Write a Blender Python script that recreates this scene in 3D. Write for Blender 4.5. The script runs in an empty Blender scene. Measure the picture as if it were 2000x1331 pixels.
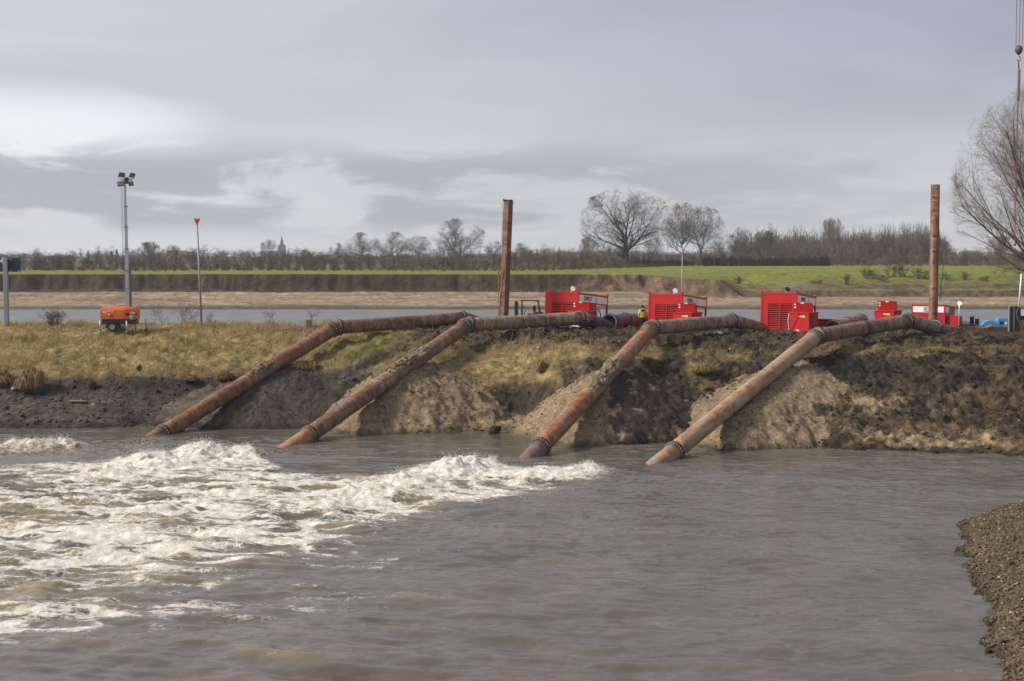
import bpy, bmesh, math, random
import numpy as np
from mathutils import Vector, Matrix, Quaternion

random.seed(7)
rng = np.random.default_rng(7)
S = bpy.context.scene
COL = S.collection
R = math.radians

# ------------------------------------------------------------------ camera
CAM_H = 10.2
PITCH = math.atan(165.5 / 2778.0)
cam = bpy.data.objects.new('camera', bpy.data.cameras.new('camera'))
COL.objects.link(cam)
cam.location = (0, 0, CAM_H)
cam.rotation_euler = (math.pi / 2 - PITCH, 0, 0)
cam.data.sensor_width = 36.0
cam.data.lens = 50.0
cam.data.clip_start = 0.5
cam.data.clip_end = 20000
S.camera = cam

# ------------------------------------------------------------------ world and sun
SUN_AZ = R(-100)        # left of the view direction (+Y), slightly behind the camera
SUN_EL = R(35)
w = bpy.data.worlds.new('World')
S.world = w
w.use_nodes = True
w.cycles.sampling_method = 'NONE'
nt = w.node_tree
nt.nodes.clear()


def N(tree, kind, **kw):
    n = tree.nodes.new(kind)
    for k, v in kw.items():
        if k == 'inp':
            for kk, vv in v.items():
                n.inputs[kk].default_value = vv
        else:
            setattr(n, k, v)
    return n


def M_(tree, op, a, b=None, c=None, clamp=False):
    n = tree.nodes.new('ShaderNodeMath')
    n.operation = op
    n.use_clamp = clamp
    for i, v in enumerate((a, b, c)):
        if v is None:
            continue
        if isinstance(v, (int, float)):
            n.inputs[i].default_value = v
        else:
            tree.links.new(v, n.inputs[i])
    return n.outputs[0]


def MIX(tree, fac, a, b, mode='MIX'):
    n = tree.nodes.new('ShaderNodeMix')
    n.data_type = 'RGBA'
    n.blend_type = mode
    for sock, v in ((n.inputs[0], fac), (n.inputs[6], a), (n.inputs[7], b)):
        if isinstance(v, (int, float)):
            sock.default_value = v
        elif isinstance(v, tuple):
            sock.default_value = v if len(v) == 4 else (*v, 1)
        else:
            tree.links.new(v, sock)
    return n.outputs[2]


def SMOOTH(tree, v, lo, hi):
    n = tree.nodes.new('ShaderNodeMapRange')
    n.interpolation_type = 'SMOOTHSTEP'
    if isinstance(v, (int, float)):
        n.inputs[0].default_value = v
    else:
        tree.links.new(v, n.inputs[0])
    n.inputs[1].default_value = lo
    n.inputs[2].default_value = hi
    return n.outputs[0]


def NOISE(tree, vec, scale, detail=4, rough=0.55, dist=0.0):
    n = tree.nodes.new('ShaderNodeTexNoise')
    n.inputs['Scale'].default_value = scale
    n.inputs['Detail'].default_value = detail
    n.inputs['Roughness'].default_value = rough
    n.inputs['Distortion'].default_value = dist
    if vec is not None:
        tree.links.new(vec, n.inputs['Vector'])
    return n.outputs[0]


def MAPV(tree, vec, scale=(1, 1, 1), loc=(0, 0, 0), rot=(0, 0, 0)):
    n = tree.nodes.new('ShaderNodeMapping')
    n.inputs['Location'].default_value = loc
    n.inputs['Rotation'].default_value = rot
    n.inputs['Scale'].default_value = scale
    tree.links.new(vec, n.inputs['Vector'])
    return n.outputs[0]


def build_sky():
    t = nt
    tc = N(t, 'ShaderNodeTexCoord')
    d = tc.outputs['Generated']
    sep = N(t, 'ShaderNodeSeparateXYZ')
    t.links.new(d, sep.inputs[0])
    z = sep.outputs[2]
    nish = N(t, 'ShaderNodeTexSky', sky_type='NISHITA', sun_disc=False)
    nish.sun_elevation = SUN_EL
    nish.sun_rotation = SUN_AZ
    nish.air_density = 1.0
    nish.dust_density = 2.0
    nishc = MIX(t, 1.0, nish.outputs[0], (0.10, 0.10, 0.10), 'MULTIPLY')
    # overcast deck: pale at the horizon, grey-blue above
    up = SMOOTH(t, z, -0.02, 0.16)
    base = MIX(t, up, (0.63, 0.63, 0.645), (0.388, 0.412, 0.496))
    # sun side of the deck is a little brighter
    dv = N(t, 'ShaderNodeVectorMath', operation='DOT_PRODUCT')
    t.links.new(d, dv.inputs[0])
    dv.inputs[1].default_value = (math.sin(R(-55)), math.cos(R(-55)), 0.12)
    side = SMOOTH(t, dv.outputs['Value'], 0.35, 1.0)
    base = MIX(t, M_(t, 'MULTIPLY', side, 0.55), base, (0.80, 0.81, 0.84))
    # long soft streaks in the deck
    st = NOISE(t, MAPV(t, d, (3.0, 3.0, 13.0), (0.3, 0.1, 0.0)), 1.3, 3, 0.5, 0.6)
    base = MIX(t, SMOOTH(t, st, 0.42, 0.70), base, MIX(t, 1.0, base, (1.10, 1.10, 1.09), 'MULTIPLY'))
    base = MIX(t, SMOOTH(t, st, 0.48, 0.28), base, MIX(t, 1.0, base, (0.92, 0.925, 0.935), 'MULTIPLY'))
    # openings in the deck low on the sun side, where the bright sky shows
    gap = NOISE(t, MAPV(t, d, (2.2, 2.2, 10.0), (0.0, 0.25, 0.05)), 1.6, 4, 0.55, 0.5)
    gd = N(t, 'ShaderNodeVectorMath', operation='DOT_PRODUCT')
    t.links.new(d, gd.inputs[0])
    gv = Vector((math.sin(R(-22)), math.cos(R(-22)), math.sin(R(5.0)))).normalized()
    gd.inputs[1].default_value = gv
    near = SMOOTH(t, gd.outputs['Value'], 0.9800, 0.9965)
    lowb = M_(t, 'MULTIPLY', SMOOTH(t, z, 0.125, 0.085), SMOOTH(t, z, 0.054, 0.070))
    gm = M_(t, 'MULTIPLY', M_(t, 'MULTIPLY', near, lowb), SMOOTH(t, gap, 0.30, 0.46))
    bright = MIX(t, 0.12, (0.93, 0.95, 0.98), nishc)
    sky = MIX(t, M_(t, 'MULTIPLY', gm, 0.95), base, bright)
    # warm bright slots near the horizon
    sl = NOISE(t, MAPV(t, d, (4.0, 4.0, 34.0), (0.7, 0.0, 0.3)), 1.5, 3, 0.55, 0.8)
    lowz = M_(t, 'MULTIPLY', SMOOTH(t, z, 0.075, 0.03), SMOOTH(t, sl, 0.53, 0.66))
    sky = MIX(t, M_(t, 'MULTIPLY', lowz, 0.5), sky, (0.78, 0.745, 0.71))
    # ragged grey cumulus below the deck
    cn = NOISE(t, MAPV(t, d, (5.5, 5.5, 21.0), (0.15, 0.0, 0.62)), 1.45, 6, 0.56, 0.35)
    zone = M_(t, 'MULTIPLY', SMOOTH(t, z, 0.088, 0.058), SMOOTH(t, z, 0.008, 0.026))
    sidez = SMOOTH(t, sep.outputs[0], 0.34, 0.0)
    cm = M_(t, 'MULTIPLY', M_(t, 'MULTIPLY', zone, SMOOTH(t, cn, 0.43, 0.56)), M_(t, 'ADD', M_(t, 'MULTIPLY', sidez, 0.6), 0.35))
    sky = MIX(t, M_(t, 'MULTIPLY', cm, 0.95), sky, (0.405, 0.415, 0.462))
    bg = N(t, 'ShaderNodeBackground')
    bg.inputs['Strength'].default_value = 0.74
    t.links.new(sky, bg.inputs['Color'])
    out = N(t, 'ShaderNodeOutputWorld')
    t.links.new(bg.outputs[0], out.inputs['Surface'])


build_sky()
sun = bpy.data.objects.new('sun', bpy.data.lights.new('sun', 'SUN'))
COL.objects.link(sun)
sun.data.energy = 3.8
sun.data.angle = R(11.0)
sun.data.color = (1.0, 0.93, 0.82)
sdir = Vector((math.sin(SUN_AZ) * math.cos(SUN_EL), math.cos(SUN_AZ) * math.cos(SUN_EL), math.sin(SUN_EL)))
sun.rotation_euler = (-sdir).to_track_quat('-Z', 'Y').to_euler()
sun.location = sdir * 200

S.view_settings.view_transform = 'Standard'
S.view_settings.look = 'None'
S.view_settings.exposure = 0.5
S.view_settings.gamma = 1.0
S.view_settings.use_curve_mapping = False
S.render.engine = 'CYCLES'
S.cycles.use_denoising = True
S.cycles.max_bounces = 5
S.cycles.volume_bounces = 0
S.cycles.diffuse_bounces = 3
S.cycles.glossy_bounces = 2
S.cycles.transparent_max_bounces = 8
S.cycles.caustics_reflective = False
S.cycles.caustics_refractive = False

# ------------------------------------------------------------------ helpers
FPX = 2778.0


def at(px, py, Y):
    """a point of the place at distance Y (photo pixels are only used to measure it)"""
    u, v = (px - 1000) / FPX, (665.5 - py) / FPX
    c, s = math.cos(PITCH), math.sin(PITCH)
    d = Vector((u, c + v * s, -s + v * c))
    k = Y / d.y
    return Vector((d.x * k, Y, CAM_H + d.z * k))


def to_px(X, Y, Z):
    c, s = math.cos(PITCH), math.sin(PITCH)
    d = Y * c - (Z - CAM_H) * s
    v = Y * s + (Z - CAM_H) * c
    return 1000 + FPX * X / d, 665.5 - FPX * v / d


def sm(x, lo, hi):
    t = np.clip((x - lo) / (hi - lo), 0, 1)
    return t * t * (3 - 2 * t)


def _hash(ix, iy, seed):
    h = (ix.astype(np.int64) * 374761393 + iy.astype(np.int64) * 668265263 + seed * 1442695041) & 0xFFFFFFFF
    h = ((h ^ (h >> 13)) * 1274126177) & 0xFFFFFFFF
    return ((h ^ (h >> 16)) & 0xFFFF) / 65535.0


def vnoise(x, y, seed=0):
    x = np.asarray(x, float); y = np.asarray(y, float)
    ix, iy = np.floor(x), np.floor(y)
    fx, fy = x - ix, y - iy
    fx = fx * fx * fx * (fx * (fx * 6 - 15) + 10)
    fy = fy * fy * fy * (fy * (fy * 6 - 15) + 10)
    a = _hash(ix, iy, seed); b = _hash(ix + 1, iy, seed)
    c = _hash(ix, iy + 1, seed); d = _hash(ix + 1, iy + 1, seed)
    return (a + (b - a) * fx) * (1 - fy) + (c + (d - c) * fx) * fy


def fbm(x, y, seed=0, octs=4, gain=0.5, lac=2.03):
    s = 0.0; a = 1.0; t = 0.0
    for o in range(octs):
        s = s + a * (vnoise(x, y, seed + o * 17) - 0.5)
        t += a
        a *= gain
        x, y = x * lac * 0.96 + y * 0.28 * lac + 3.1, -x * lac * 0.28 + y * lac * 0.96 + 1.7
    return s / t * 2      # about -1..1


def ridged(x, y, seed=0, octs=4, gain=0.5):
    s = 0.0; a = 1.0; t = 0.0
    for o in range(octs):
        s = s + a * (1 - np.abs(2 * vnoise(x, y, seed + o * 31) - 1))
        t += a
        a *= gain
        x, y = x * 1.95 + y * 0.57 + 2.3, -x * 0.57 + y * 1.95 + 5.1
    return s / t          # 0..1


def np_mesh(name, V, faces, smooth=False, cols=None, attrs=None):
    """V (n,3); faces: list of int arrays (m,k)"""
    me = bpy.data.meshes.new(name)
    V = np.ascontiguousarray(V, dtype=np.float32)
    me.vertices.add(len(V))
    me.vertices.foreach_set('co', V.ravel())
    faces = [np.asarray(f, dtype=np.int32) for f in faces if len(f)]
    nl = sum(f.size for f in faces)
    npol = sum(len(f) for f in faces)
    me.loops.add(nl)
    me.loops.foreach_set('vertex_index', np.concatenate([f.ravel() for f in faces]))
    me.polygons.add(npol)
    starts = []
    o = 0
    for f in faces:
        k = f.shape[1]
        starts.append(o + np.arange(len(f)) * k)
        o += f.size
    me.polygons.foreach_set('loop_start', np.concatenate(starts).astype(np.int32))
    if smooth:
        me.polygons.foreach_set('use_smooth', np.ones(npol, dtype=bool))
    me.update(calc_edges=True)
    if cols is not None:
        ca = me.color_attributes.new(name='col', type='FLOAT_COLOR', domain='POINT')
        c4 = np.ones((len(V), 4), dtype=np.float32)
        c4[:, :3] = cols
        ca.data.foreach_set('color', c4.ravel())
    for k, v in (attrs or {}).items():
        a = me.attributes.new(name=k, type='FLOAT', domain='POINT')
        a.data.foreach_set('value', np.ascontiguousarray(v, dtype=np.float32).ravel())
    return me


def grid_mesh(name, X, Y, Z, cols=None, attrs=None, smooth=True):
    ny, nx = X.shape
    V = np.stack([X.ravel(), Y.ravel(), Z.ravel()], 1)
    i = np.arange(ny - 1)[:, None] * nx + np.arange(nx - 1)[None, :]
    i = i.ravel()
    F = np.stack([i, i + 1, i + nx + 1, i + nx], 1)
    return np_mesh(name, V, [F], smooth, None if cols is None else cols.reshape(-1, 3),
                   None if attrs is None else {k: v.ravel() for k, v in attrs.items()})


def link(name, me, mat=None, parent=None, loc=None, rot=None):
    o = bpy.data.objects.new(name, me)
    COL.objects.link(o)
    if mat is not None and me is not None and not me.materials:
        me.materials.append(mat)
    if parent is not None:
        o.parent = parent
    if loc is not None:
        o.location = loc
    if rot is not None:
        o.rotation_euler = rot
    return o


def tag(o, label=None, cat=None, group=None, kind=None):
    if label: o['label'] = label
    if cat: o['category'] = cat
    if group: o['group'] = group
    if kind: o['kind'] = kind
    return o


def thing(name, label, cat, loc=(0, 0, 0), rz=0.0, group=None):
    o = bpy.data.objects.new(name, None)
    COL.objects.link(o)
    o.empty_display_size = 0.3
    o.location = loc
    o.rotation_euler = (0, 0, rz)
    return tag(o, label, cat, group)


class MB:
    """collects boxes, tubes and quads for ONE mesh"""
    def __init__(self):
        self.bm = bmesh.new()

    def box(self, a, b, mat=None, bev=0.0):
        a = Vector(a); b = Vector(b)
        c = (a + b) / 2
        s = b - a
        r = bmesh.ops.create_cube(self.bm, size=1.0)
        vs = r['verts']
        bmesh.ops.scale(self.bm, vec=s, verts=vs)
        if bev > 0:
            es = list({e for v in vs for e in v.link_edges})
            rb = bmesh.ops.bevel(self.bm, geom=es, offset=bev, segments=1, affect='EDGES')
            vs = [v for v in rb['verts']] or vs
            vs = list({v for f in rb['faces'] for v in f.verts} | set(v for v in vs if v.is_valid))
        if mat is not None:
            bmesh.ops.transform(self.bm, matrix=mat @ Matrix.Translation(c), verts=vs)
        else:
            bmesh.ops.translate(self.bm, vec=c, verts=vs)
        return self

    def tube(self, p0, p1, r0, r1=None, seg=10, cap=True):
        p0 = Vector(p0); p1 = Vector(p1)
        r1 = r0 if r1 is None else r1
        d = p1 - p0
        q = d.to_track_quat('Z', 'Y')
        rings = []
        for p, r in ((p0, r0), (p1, r1)):
            rings.append([self.bm.verts.new(p + q @ Vector((r * math.cos(2 * math.pi * k / seg), r * math.sin(2 * math.pi * k / seg), 0))) for k in range(seg)])
        for k in range(seg):
            f = self.bm.faces.new((rings[0][k], rings[0][(k + 1) % seg], rings[1][(k + 1) % seg], rings[1][k]))
            f.smooth = seg > 6
        if cap:
            self.bm.faces.new(rings[0][::-1])
            self.bm.faces.new(rings[1])
        return self

    def path(self, pts, r, seg=6):
        for a, b in zip(pts[:-1], pts[1:]):
            self.tube(a, b, r, r, seg)
        return self

    def lathe(self, p0, axis, prof, seg=24):
        """prof: list of (along, radius)"""
        axis = Vector(axis).normalized()
        q = axis.to_track_quat('Z', 'Y')
        p0 = Vector(p0)
        rings = []
        for h, r in prof:
            rings.append([self.bm.verts.new(p0 + q @ Vector((r * math.cos(2 * math.pi * k / seg), r * math.sin(2 * math.pi * k / seg), h))) for k in range(seg)])
        for a, b in zip(rings[:-1], rings[1:]):
            for k in range(seg):
                f = self.bm.faces.new((a[k], a[(k + 1) % seg], b[(k + 1) % seg], b[k]))
                f.smooth = True
        return self

    def poly(self, pts, thick=None, vec=None):
        """prism from a polygon, extruded by vec"""
        vec = Vector(vec)
        a = [self.bm.verts.new(Vector(p)) for p in pts]
        b = [self.bm.verts.new(Vector(p) + vec) for p in pts]
        self.bm.faces.new(a)
        self.bm.faces.new(b[::-1])
        n = len(a)
        for k in range(n):
            self.bm.faces.new((a[k], b[k], b[(k + 1) % n], a[(k + 1) % n]))
        return self

    def build(self, name, mat, parent=None, loc=None, rot=None):
        bmesh.ops.recalc_face_normals(self.bm, faces=self.bm.faces)
        me = bpy.data.meshes.new(name)
        self.bm.to_mesh(me)
        self.bm.free()
        return link(name, me, mat, parent, loc, rot)


def text_mesh(txt, size, depth=0.006):
    cu = bpy.data.curves.new('lettering', 'FONT')
    cu.body = txt
    cu.size = size
    cu.extrude = depth
    cu.align_x = 'CENTER'
    cu.align_y = 'CENTER'
    cu.offset = size * 0.018
    ob = bpy.data.objects.new('tmp', cu)
    COL.objects.link(ob)
    dg = bpy.context.evaluated_depsgraph_get()
    me = bpy.data.meshes.new_from_object(ob.evaluated_get(dg))
    bpy.data.objects.remove(ob)
    return me


# ------------------------------------------------------------------ materials
def new_mat(name):
    m = bpy.data.materials.new(name)
    m.use_nodes = True
    t = m.node_tree
    b = t.nodes['Principled BSDF']
    return m, t, b


def obj_coord(t):
    return N(t, 'ShaderNodeTexCoord').outputs['Object']


def geo_pos(t):
    return N(t, 'ShaderNodeNewGeometry').outputs['Position']


def bump(t, b, h, strength=0.5, dist=0.05):
    n = N(t, 'ShaderNodeBump')
    n.inputs['Strength'].default_value = strength
    n.inputs['Distance'].default_value = dist
    t.links.new(h, n.inputs['Height'])
    t.links.new(n.outputs[0], b.inputs['Normal'])


def mat_plain(name, col, rough=0.5, metal=0.0, var=0.12, scale=6.0, dirt=None, dirt_amt=0.0):
    m, t, b = new_mat(name)
    p = obj_coord(t)
    n = NOISE(t, p, scale, 5, 0.6)
    c = MIX(t, n, tuple(x * (1 - var) for x in col), tuple(min(1, x * (1 + var)) for x in col))
    if dirt is not None:
        n2 = NOISE(t, MAPV(t, p, (1, 1, 0.45)), scale * 0.55, 7, 0.65)
        c = MIX(t, M_(t, 'MULTIPLY', SMOOTH(t, n2, 0.48, 0.72), dirt_amt), c, dirt)
    t.links.new(c, b.inputs['Base Color'])
    b.inputs['Roughness'].default_value = rough
    b.inputs['Metallic'].default_value = metal
    return m


def mat_vcol(name, rough=0.9, nscale=3.0, nvar=0.35, bscale=None, bstr=0.5, bdist=0.05, spec=0.3):
    m, t, b = new_mat(name)
    a = N(t, 'ShaderNodeVertexColor', layer_name='col').outputs[0]
    p = geo_pos(t)
    n = NOISE(t, p, nscale, 7, 0.62)
    k = M_(t, 'ADD', M_(t, 'MULTIPLY', SMOOTH(t, n, 0.25, 0.75), nvar * 2), 1 - nvar)
    cc = N(t, 'ShaderNodeCombineXYZ')
    for i in range(3):
        t.links.new(k, cc.inputs[i])
    c = MIX(t, 1.0, a, cc.outputs[0], 'MULTIPLY')
    t.links.new(c, b.inputs['Base Color'])
    b.inputs['Roughness'].default_value = rough
    b.inputs['Specular IOR Level'].default_value = spec
    if bscale:
        bump(t, b, NOISE(t, p, bscale, 6, 0.65), bstr, bdist)
    return m


def mat_rust(name, c1, c2, dust, dust_amt, ring=26.0, gloss=0.55, streak=None, streak_amt=0.0):
    """weathered steel pipe; local z runs along the pipe"""
    m, t, b = new_mat(name)
    p = obj_coord(t)
    n1 = NOISE(t, MAPV(t, p, (1.3, 1.3, 0.9)), 1.6, 7, 0.62, 0.4)
    c = MIX(t, SMOOTH(t, n1, 0.36, 0.62), tuple(x * 0.8 for x in c1), tuple(x * 1.1 for x in c2))
    fine = NOISE(t, p, 14.0, 6, 0.7)
    c = MIX(t, M_(t, 'MULTIPLY', SMOOTH(t, fine, 0.40, 0.75), 0.35), c, tuple(x * 0.55 for x in c1))
    # pale scuffs that run round the pipe
    rr = NOISE(t, MAPV(t, p, (0.9, 0.9, 3.2)), 1.7, 5, 0.6, 0.8)
    rmask = SMOOTH(t, rr, 0.47, 0.60)
    pat = NOISE(t, MAPV(t, p, (1.0, 1.0, 0.6), (3.0, 1.0, 2.0)), 0.9, 4, 0.5)
    c = MIX(t, M_(t, 'MULTIPLY', M_(t, 'MULTIPLY', rmask, SMOOTH(t, pat, 0.36, 0.54)), min(1.0, dust_amt * 1.25)), c, dust)
    if streak is not None:
        fr = NOISE(t, MAPV(t, p, (0.5, 0.5, ring)), 1.0, 3, 0.7)
        zone = NOISE(t, MAPV(t, p, (1.5, 1.5, 0.35), (9, 2, 4)), 1.2, 5, 0.6)
        c = MIX(t, M_(t, 'MULTIPLY', M_(t, 'MULTIPLY', SMOOTH(t, fr, 0.38, 0.58), SMOOTH(t, zone, 0.40, 0.56)), streak_amt), c, streak)
    t.links.new(c, b.inputs['Base Color'])
    b.inputs['Roughness'].default_value = gloss
    b.inputs['Specular IOR Level'].default_value = 0.35
    bump(t, b, M_(t, 'ADD', M_(t, 'MULTIPLY', fine, 0.5), rr), 0.25, 0.02)
    return m


MAT = {}
MAT['rust_red'] = mat_rust('rust_red', (0.140, 0.054, 0.028), (0.220, 0.090, 0.042), (0.30, 0.210, 0.135), 0.5)
MAT['rust_dark'] = mat_rust('rust_dark', (0.118, 0.056, 0.032), (0.195, 0.098, 0.055), (0.29, 0.212, 0.145), 0.65)
MAT['rust_orange'] = mat_rust('rust_orange', (0.19, 0.070, 0.031), (0.30, 0.120, 0.052), (0.34, 0.238, 0.155), 0.6)
MAT['rust_tan'] = mat_rust('rust_tan', (0.25, 0.108, 0.042), (0.35, 0.172, 0.070), (0.38, 0.285, 0.185), 0.6, 30.0, 0.5, (0.36, 0.33, 0.28), 0.6)
MAT['rust_grey'] = mat_rust('rust_grey', (0.15, 0.085, 0.050), (0.26, 0.165, 0.10), (0.34, 0.27, 0.20), 0.7)
MAT['rust_violet'] = mat_rust('rust_violet', (0.10, 0.064, 0.058), (0.17, 0.105, 0.090), (0.25, 0.19, 0.17), 0.5)
MAT['rust_soot'] = mat_rust('rust_soot', (0.050, 0.034, 0.028), (0.10, 0.068, 0.052), (0.19, 0.14, 0.11), 0.5)
MAT['outlet_orange'] = mat_rust('outlet_orange', (0.30, 0.135, 0.055), (0.38, 0.19, 0.085), (0.38, 0.25, 0.16), 0.4)
MAT['outlet_violet'] = mat_rust('outlet_violet', (0.13, 0.082, 0.078), (0.19, 0.115, 0.10), (0.32, 0.13, 0.07), 0.35)
MAT['flange'] = mat_plain('flange_steel', (0.020, 0.014, 0.012), 0.6, 0.0, 0.3, 9, (0.07, 0.034, 0.02), 0.6)
MAT['bolt'] = mat_plain('bolt_steel', (0.40, 0.37, 0.34), 0.45, 0.0, 0.2, 30)
MAT['red'] = mat_plain('red_paint', (0.47, 0.013, 0.013), 0.38, 0.0, 0.08, 1.6, (0.27, 0.045, 0.030), 0.55)
MAT['red_shaded'] = mat_plain('red_paint_shaded', (0.30, 0.009, 0.008), 0.42, 0.0, 0.08, 1.2, (0.30, 0.03, 0.02), 0.35)  # same red, darkened: the lid's shade away from the sky is in the colour
for k_ in ('red', 'red_shaded'):
    bb_ = MAT[k_].node_tree.nodes['Principled BSDF']
    bb_.inputs['Specular IOR Level'].default_value = 0.25
    bb_.inputs['Roughness'].default_value = 0.5
MAT['white'] = mat_plain('white_panel', (0.84, 0.82, 0.80), 0.45, 0.0, 0.05, 3, (0.55, 0.50, 0.45), 0.25)
MAT['black'] = mat_plain('black_print', (0.02, 0.02, 0.024), 0.5)
MAT['black_steel'] = mat_plain('black_steel', (0.018, 0.018, 0.021), 0.5, 0.0, 0.25, 5, (0.07, 0.055, 0.04), 0.4)
MAT['dark_inside'] = mat_plain('dark_interior', (0.035, 0.016, 0.015), 0.8)
MAT['grey_engine'] = mat_plain('grey_engine', (0.22, 0.24, 0.27), 0.45, 0.0, 0.3, 4, (0.08, 0.07, 0.06), 0.5)
MAT['galv'] = mat_plain('galvanised_steel', (0.40, 0.44, 0.43), 0.42, 0.35, 0.16, 7, (0.25, 0.26, 0.25), 0.5)
MAT['galv_dark'] = mat_plain('weathered_galvanised', (0.24, 0.25, 0.27), 0.55, 0.2, 0.15, 9, (0.15, 0.14, 0.14), 0.5)
MAT['orange'] = mat_plain('orange_paint', (0.62, 0.115, 0.012), 0.4, 0.0, 0.05, 2, (0.50, 0.11, 0.03), 0.3)
MAT['rubber'] = mat_plain('tyre_rubber', (0.028, 0.027, 0.026), 0.85, 0.0, 0.25, 12, (0.10, 0.08, 0.06), 0.4)
MAT['glass'] = mat_plain('lamp_glass', (0.16, 0.14, 0.11), 0.2, 0.0, 0.15, 8)
MAT['yellow'] = mat_plain('yellow_fabric', (0.72, 0.66, 0.03), 0.75, 0.0, 0.15, 10)
MAT['navy'] = mat_plain('navy_fabric', (0.015, 0.018, 0.035), 0.85)
MAT['reflex'] = mat_plain('reflective_tape', (0.55, 0.55, 0.52), 0.4)
MAT['skin'] = mat_plain('skin', (0.42, 0.24, 0.17), 0.6)
MAT['blue'] = mat_plain('light_blue_paint', (0.055, 0.27, 0.58), 0.4, 0.0, 0.1, 3, (0.10, 0.18, 0.28), 0.4)
MAT['blue_dark'] = mat_plain('dark_blue_paint', (0.012, 0.035, 0.12), 0.45, 0.0, 0.2, 3)
MAT['wood'] = mat_plain('weathered_wood', (0.22, 0.145, 0.085), 0.85, 0.0, 0.35, 9, (0.09, 0.06, 0.04), 0.6)
MAT['pile'] = mat_rust('pile_rust', (0.095, 0.042, 0.024), (0.175, 0.074, 0.038), (0.26, 0.145, 0.075), 0.5)
MAT['red_sign'] = mat_plain('red_sign_paint', (0.66, 0.035, 0.018), 0.45)
MAT['green_top'] = mat_plain('green_marker_paint', (0.01, 0.20, 0.11), 0.5)
MAT['navy_sign'] = mat_plain('dark_sign_face', (0.012, 0.014, 0.026), 0.45, 0.0, 0.15, 4)
MAT['plate'] = mat_plain('pale_sticker', (0.66, 0.64, 0.60), 0.5)
MAT['yellow_plate'] = mat_plain('yellow_sticker', (0.75, 0.55, 0.03), 0.5)
MAT['hook'] = mat_plain('hook_block_rust', (0.10, 0.05, 0.04), 0.6, 0.0, 0.3, 8, (0.20, 0.07, 0.04), 0.5)
MAT['rope'] = mat_plain('wire_rope', (0.10, 0.10, 0.11), 0.6)
MAT['chain'] = mat_plain('rusty_chain', (0.16, 0.070, 0.050), 0.7, 0.0, 0.3, 20)
MAT['bark'] = mat_plain('bark', (0.050, 0.045, 0.028), 0.95, 0.0, 0.3, 1.5, (0.075, 0.080, 0.035), 0.6)
MAT['twig'] = mat_plain('twig_bark', (0.070, 0.054, 0.040), 0.95, 0.0, 0.25, 0.6)
MAT['twig_pale'] = mat_plain('pale_twig_bark', (0.155, 0.125, 0.080), 0.95, 0.0, 0.25, 0.6)
MAT['twig_red'] = mat_plain('reddish_twig_bark', (0.092, 0.066, 0.054), 0.95, 0.0, 0.25, 0.6)
MAT['conifer'] = mat_plain('conifer_needles', (0.018, 0.034, 0.026), 0.9, 0.0, 0.35, 0.8)
MAT['brush'] = mat_vcol('brushwood', 0.95, 0.5, 0.3)
MAT['grass'] = mat_vcol('grass_blades', 0.75, 1.2, 0.2, spec=0.2)
tg = MAT['grass'].node_tree            # thin blades let some light through
trn = N(tg, 'ShaderNodeBsdfTranslucent')
pg_ = tg.nodes['Principled BSDF']
tg.links.new(pg_.inputs['Base Color'].links[0].from_socket, trn.inputs['Color'])
mxg = N(tg, 'ShaderNodeMixShader')
mxg.inputs[0].default_value = 0.4
tg.links.new(pg_.outputs[0], mxg.inputs[1]); tg.links.new(trn.outputs[0], mxg.inputs[2])
tg.links.new(mxg.outputs[0], tg.nodes['Material Output'].inputs['Surface'])
MAT['stone_far'] = mat_plain('church_stone', (0.24, 0.22, 0.21), 0.85, 0.0, 0.12, 0.4)
MAT['slate'] = mat_plain('slate_roof', (0.085, 0.095, 0.115), 0.7, 0.0, 0.15, 0.6)
MAT['tile'] = mat_plain('farm_roof_tile', (0.14, 0.095, 0.085), 0.8, 0.0, 0.15, 0.6)
MAT['plaster'] = mat_plain('farm_wall', (0.50, 0.47, 0.42), 0.8, 0.0, 0.1, 0.6)
MAT['window_dark'] = mat_plain('dark_window', (0.03, 0.033, 0.04), 0.3)
MAT['clod'] = mat_vcol('clods', 0.92, 5.0, 0.35, 18.0, 0.5, 0.02)
MAT['pebble'] = mat_vcol('pebbles', 0.75, 9.0, 0.3)
MAT['bank'] = mat_vcol('bank_soil', 0.88, 2.6, 0.45, 7.0, 1.0, 0.10, 0.3)
MAT['sand'] = mat_vcol('heap_soil', 0.95, 5.0, 0.38, 8.0, 1.0, 0.08, 0.2)
MAT['far'] = mat_vcol('far_bank_soil', 0.95, 0.8, 0.42, 1.2, 0.9, 0.5, 0.2)
MAT['spit'] = mat_vcol('gravel_soil', 0.9, 6.0, 0.4, 22.0, 0.9, 0.04)
MAT['plastic_white'] = mat_plain('white_plastic', (0.78, 0.78, 0.77), 0.4)
m_, t_, b_ = new_mat('lamp_glow')
b_.inputs['Base Color'].default_value = (1, 0.8, 0.45, 1)
b_.inputs['Emission Color'].default_value = (1.0, 0.80, 0.45, 1)
b_.inputs['Emission Strength'].default_value = 9.0
MAT['glow'] = m_


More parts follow.
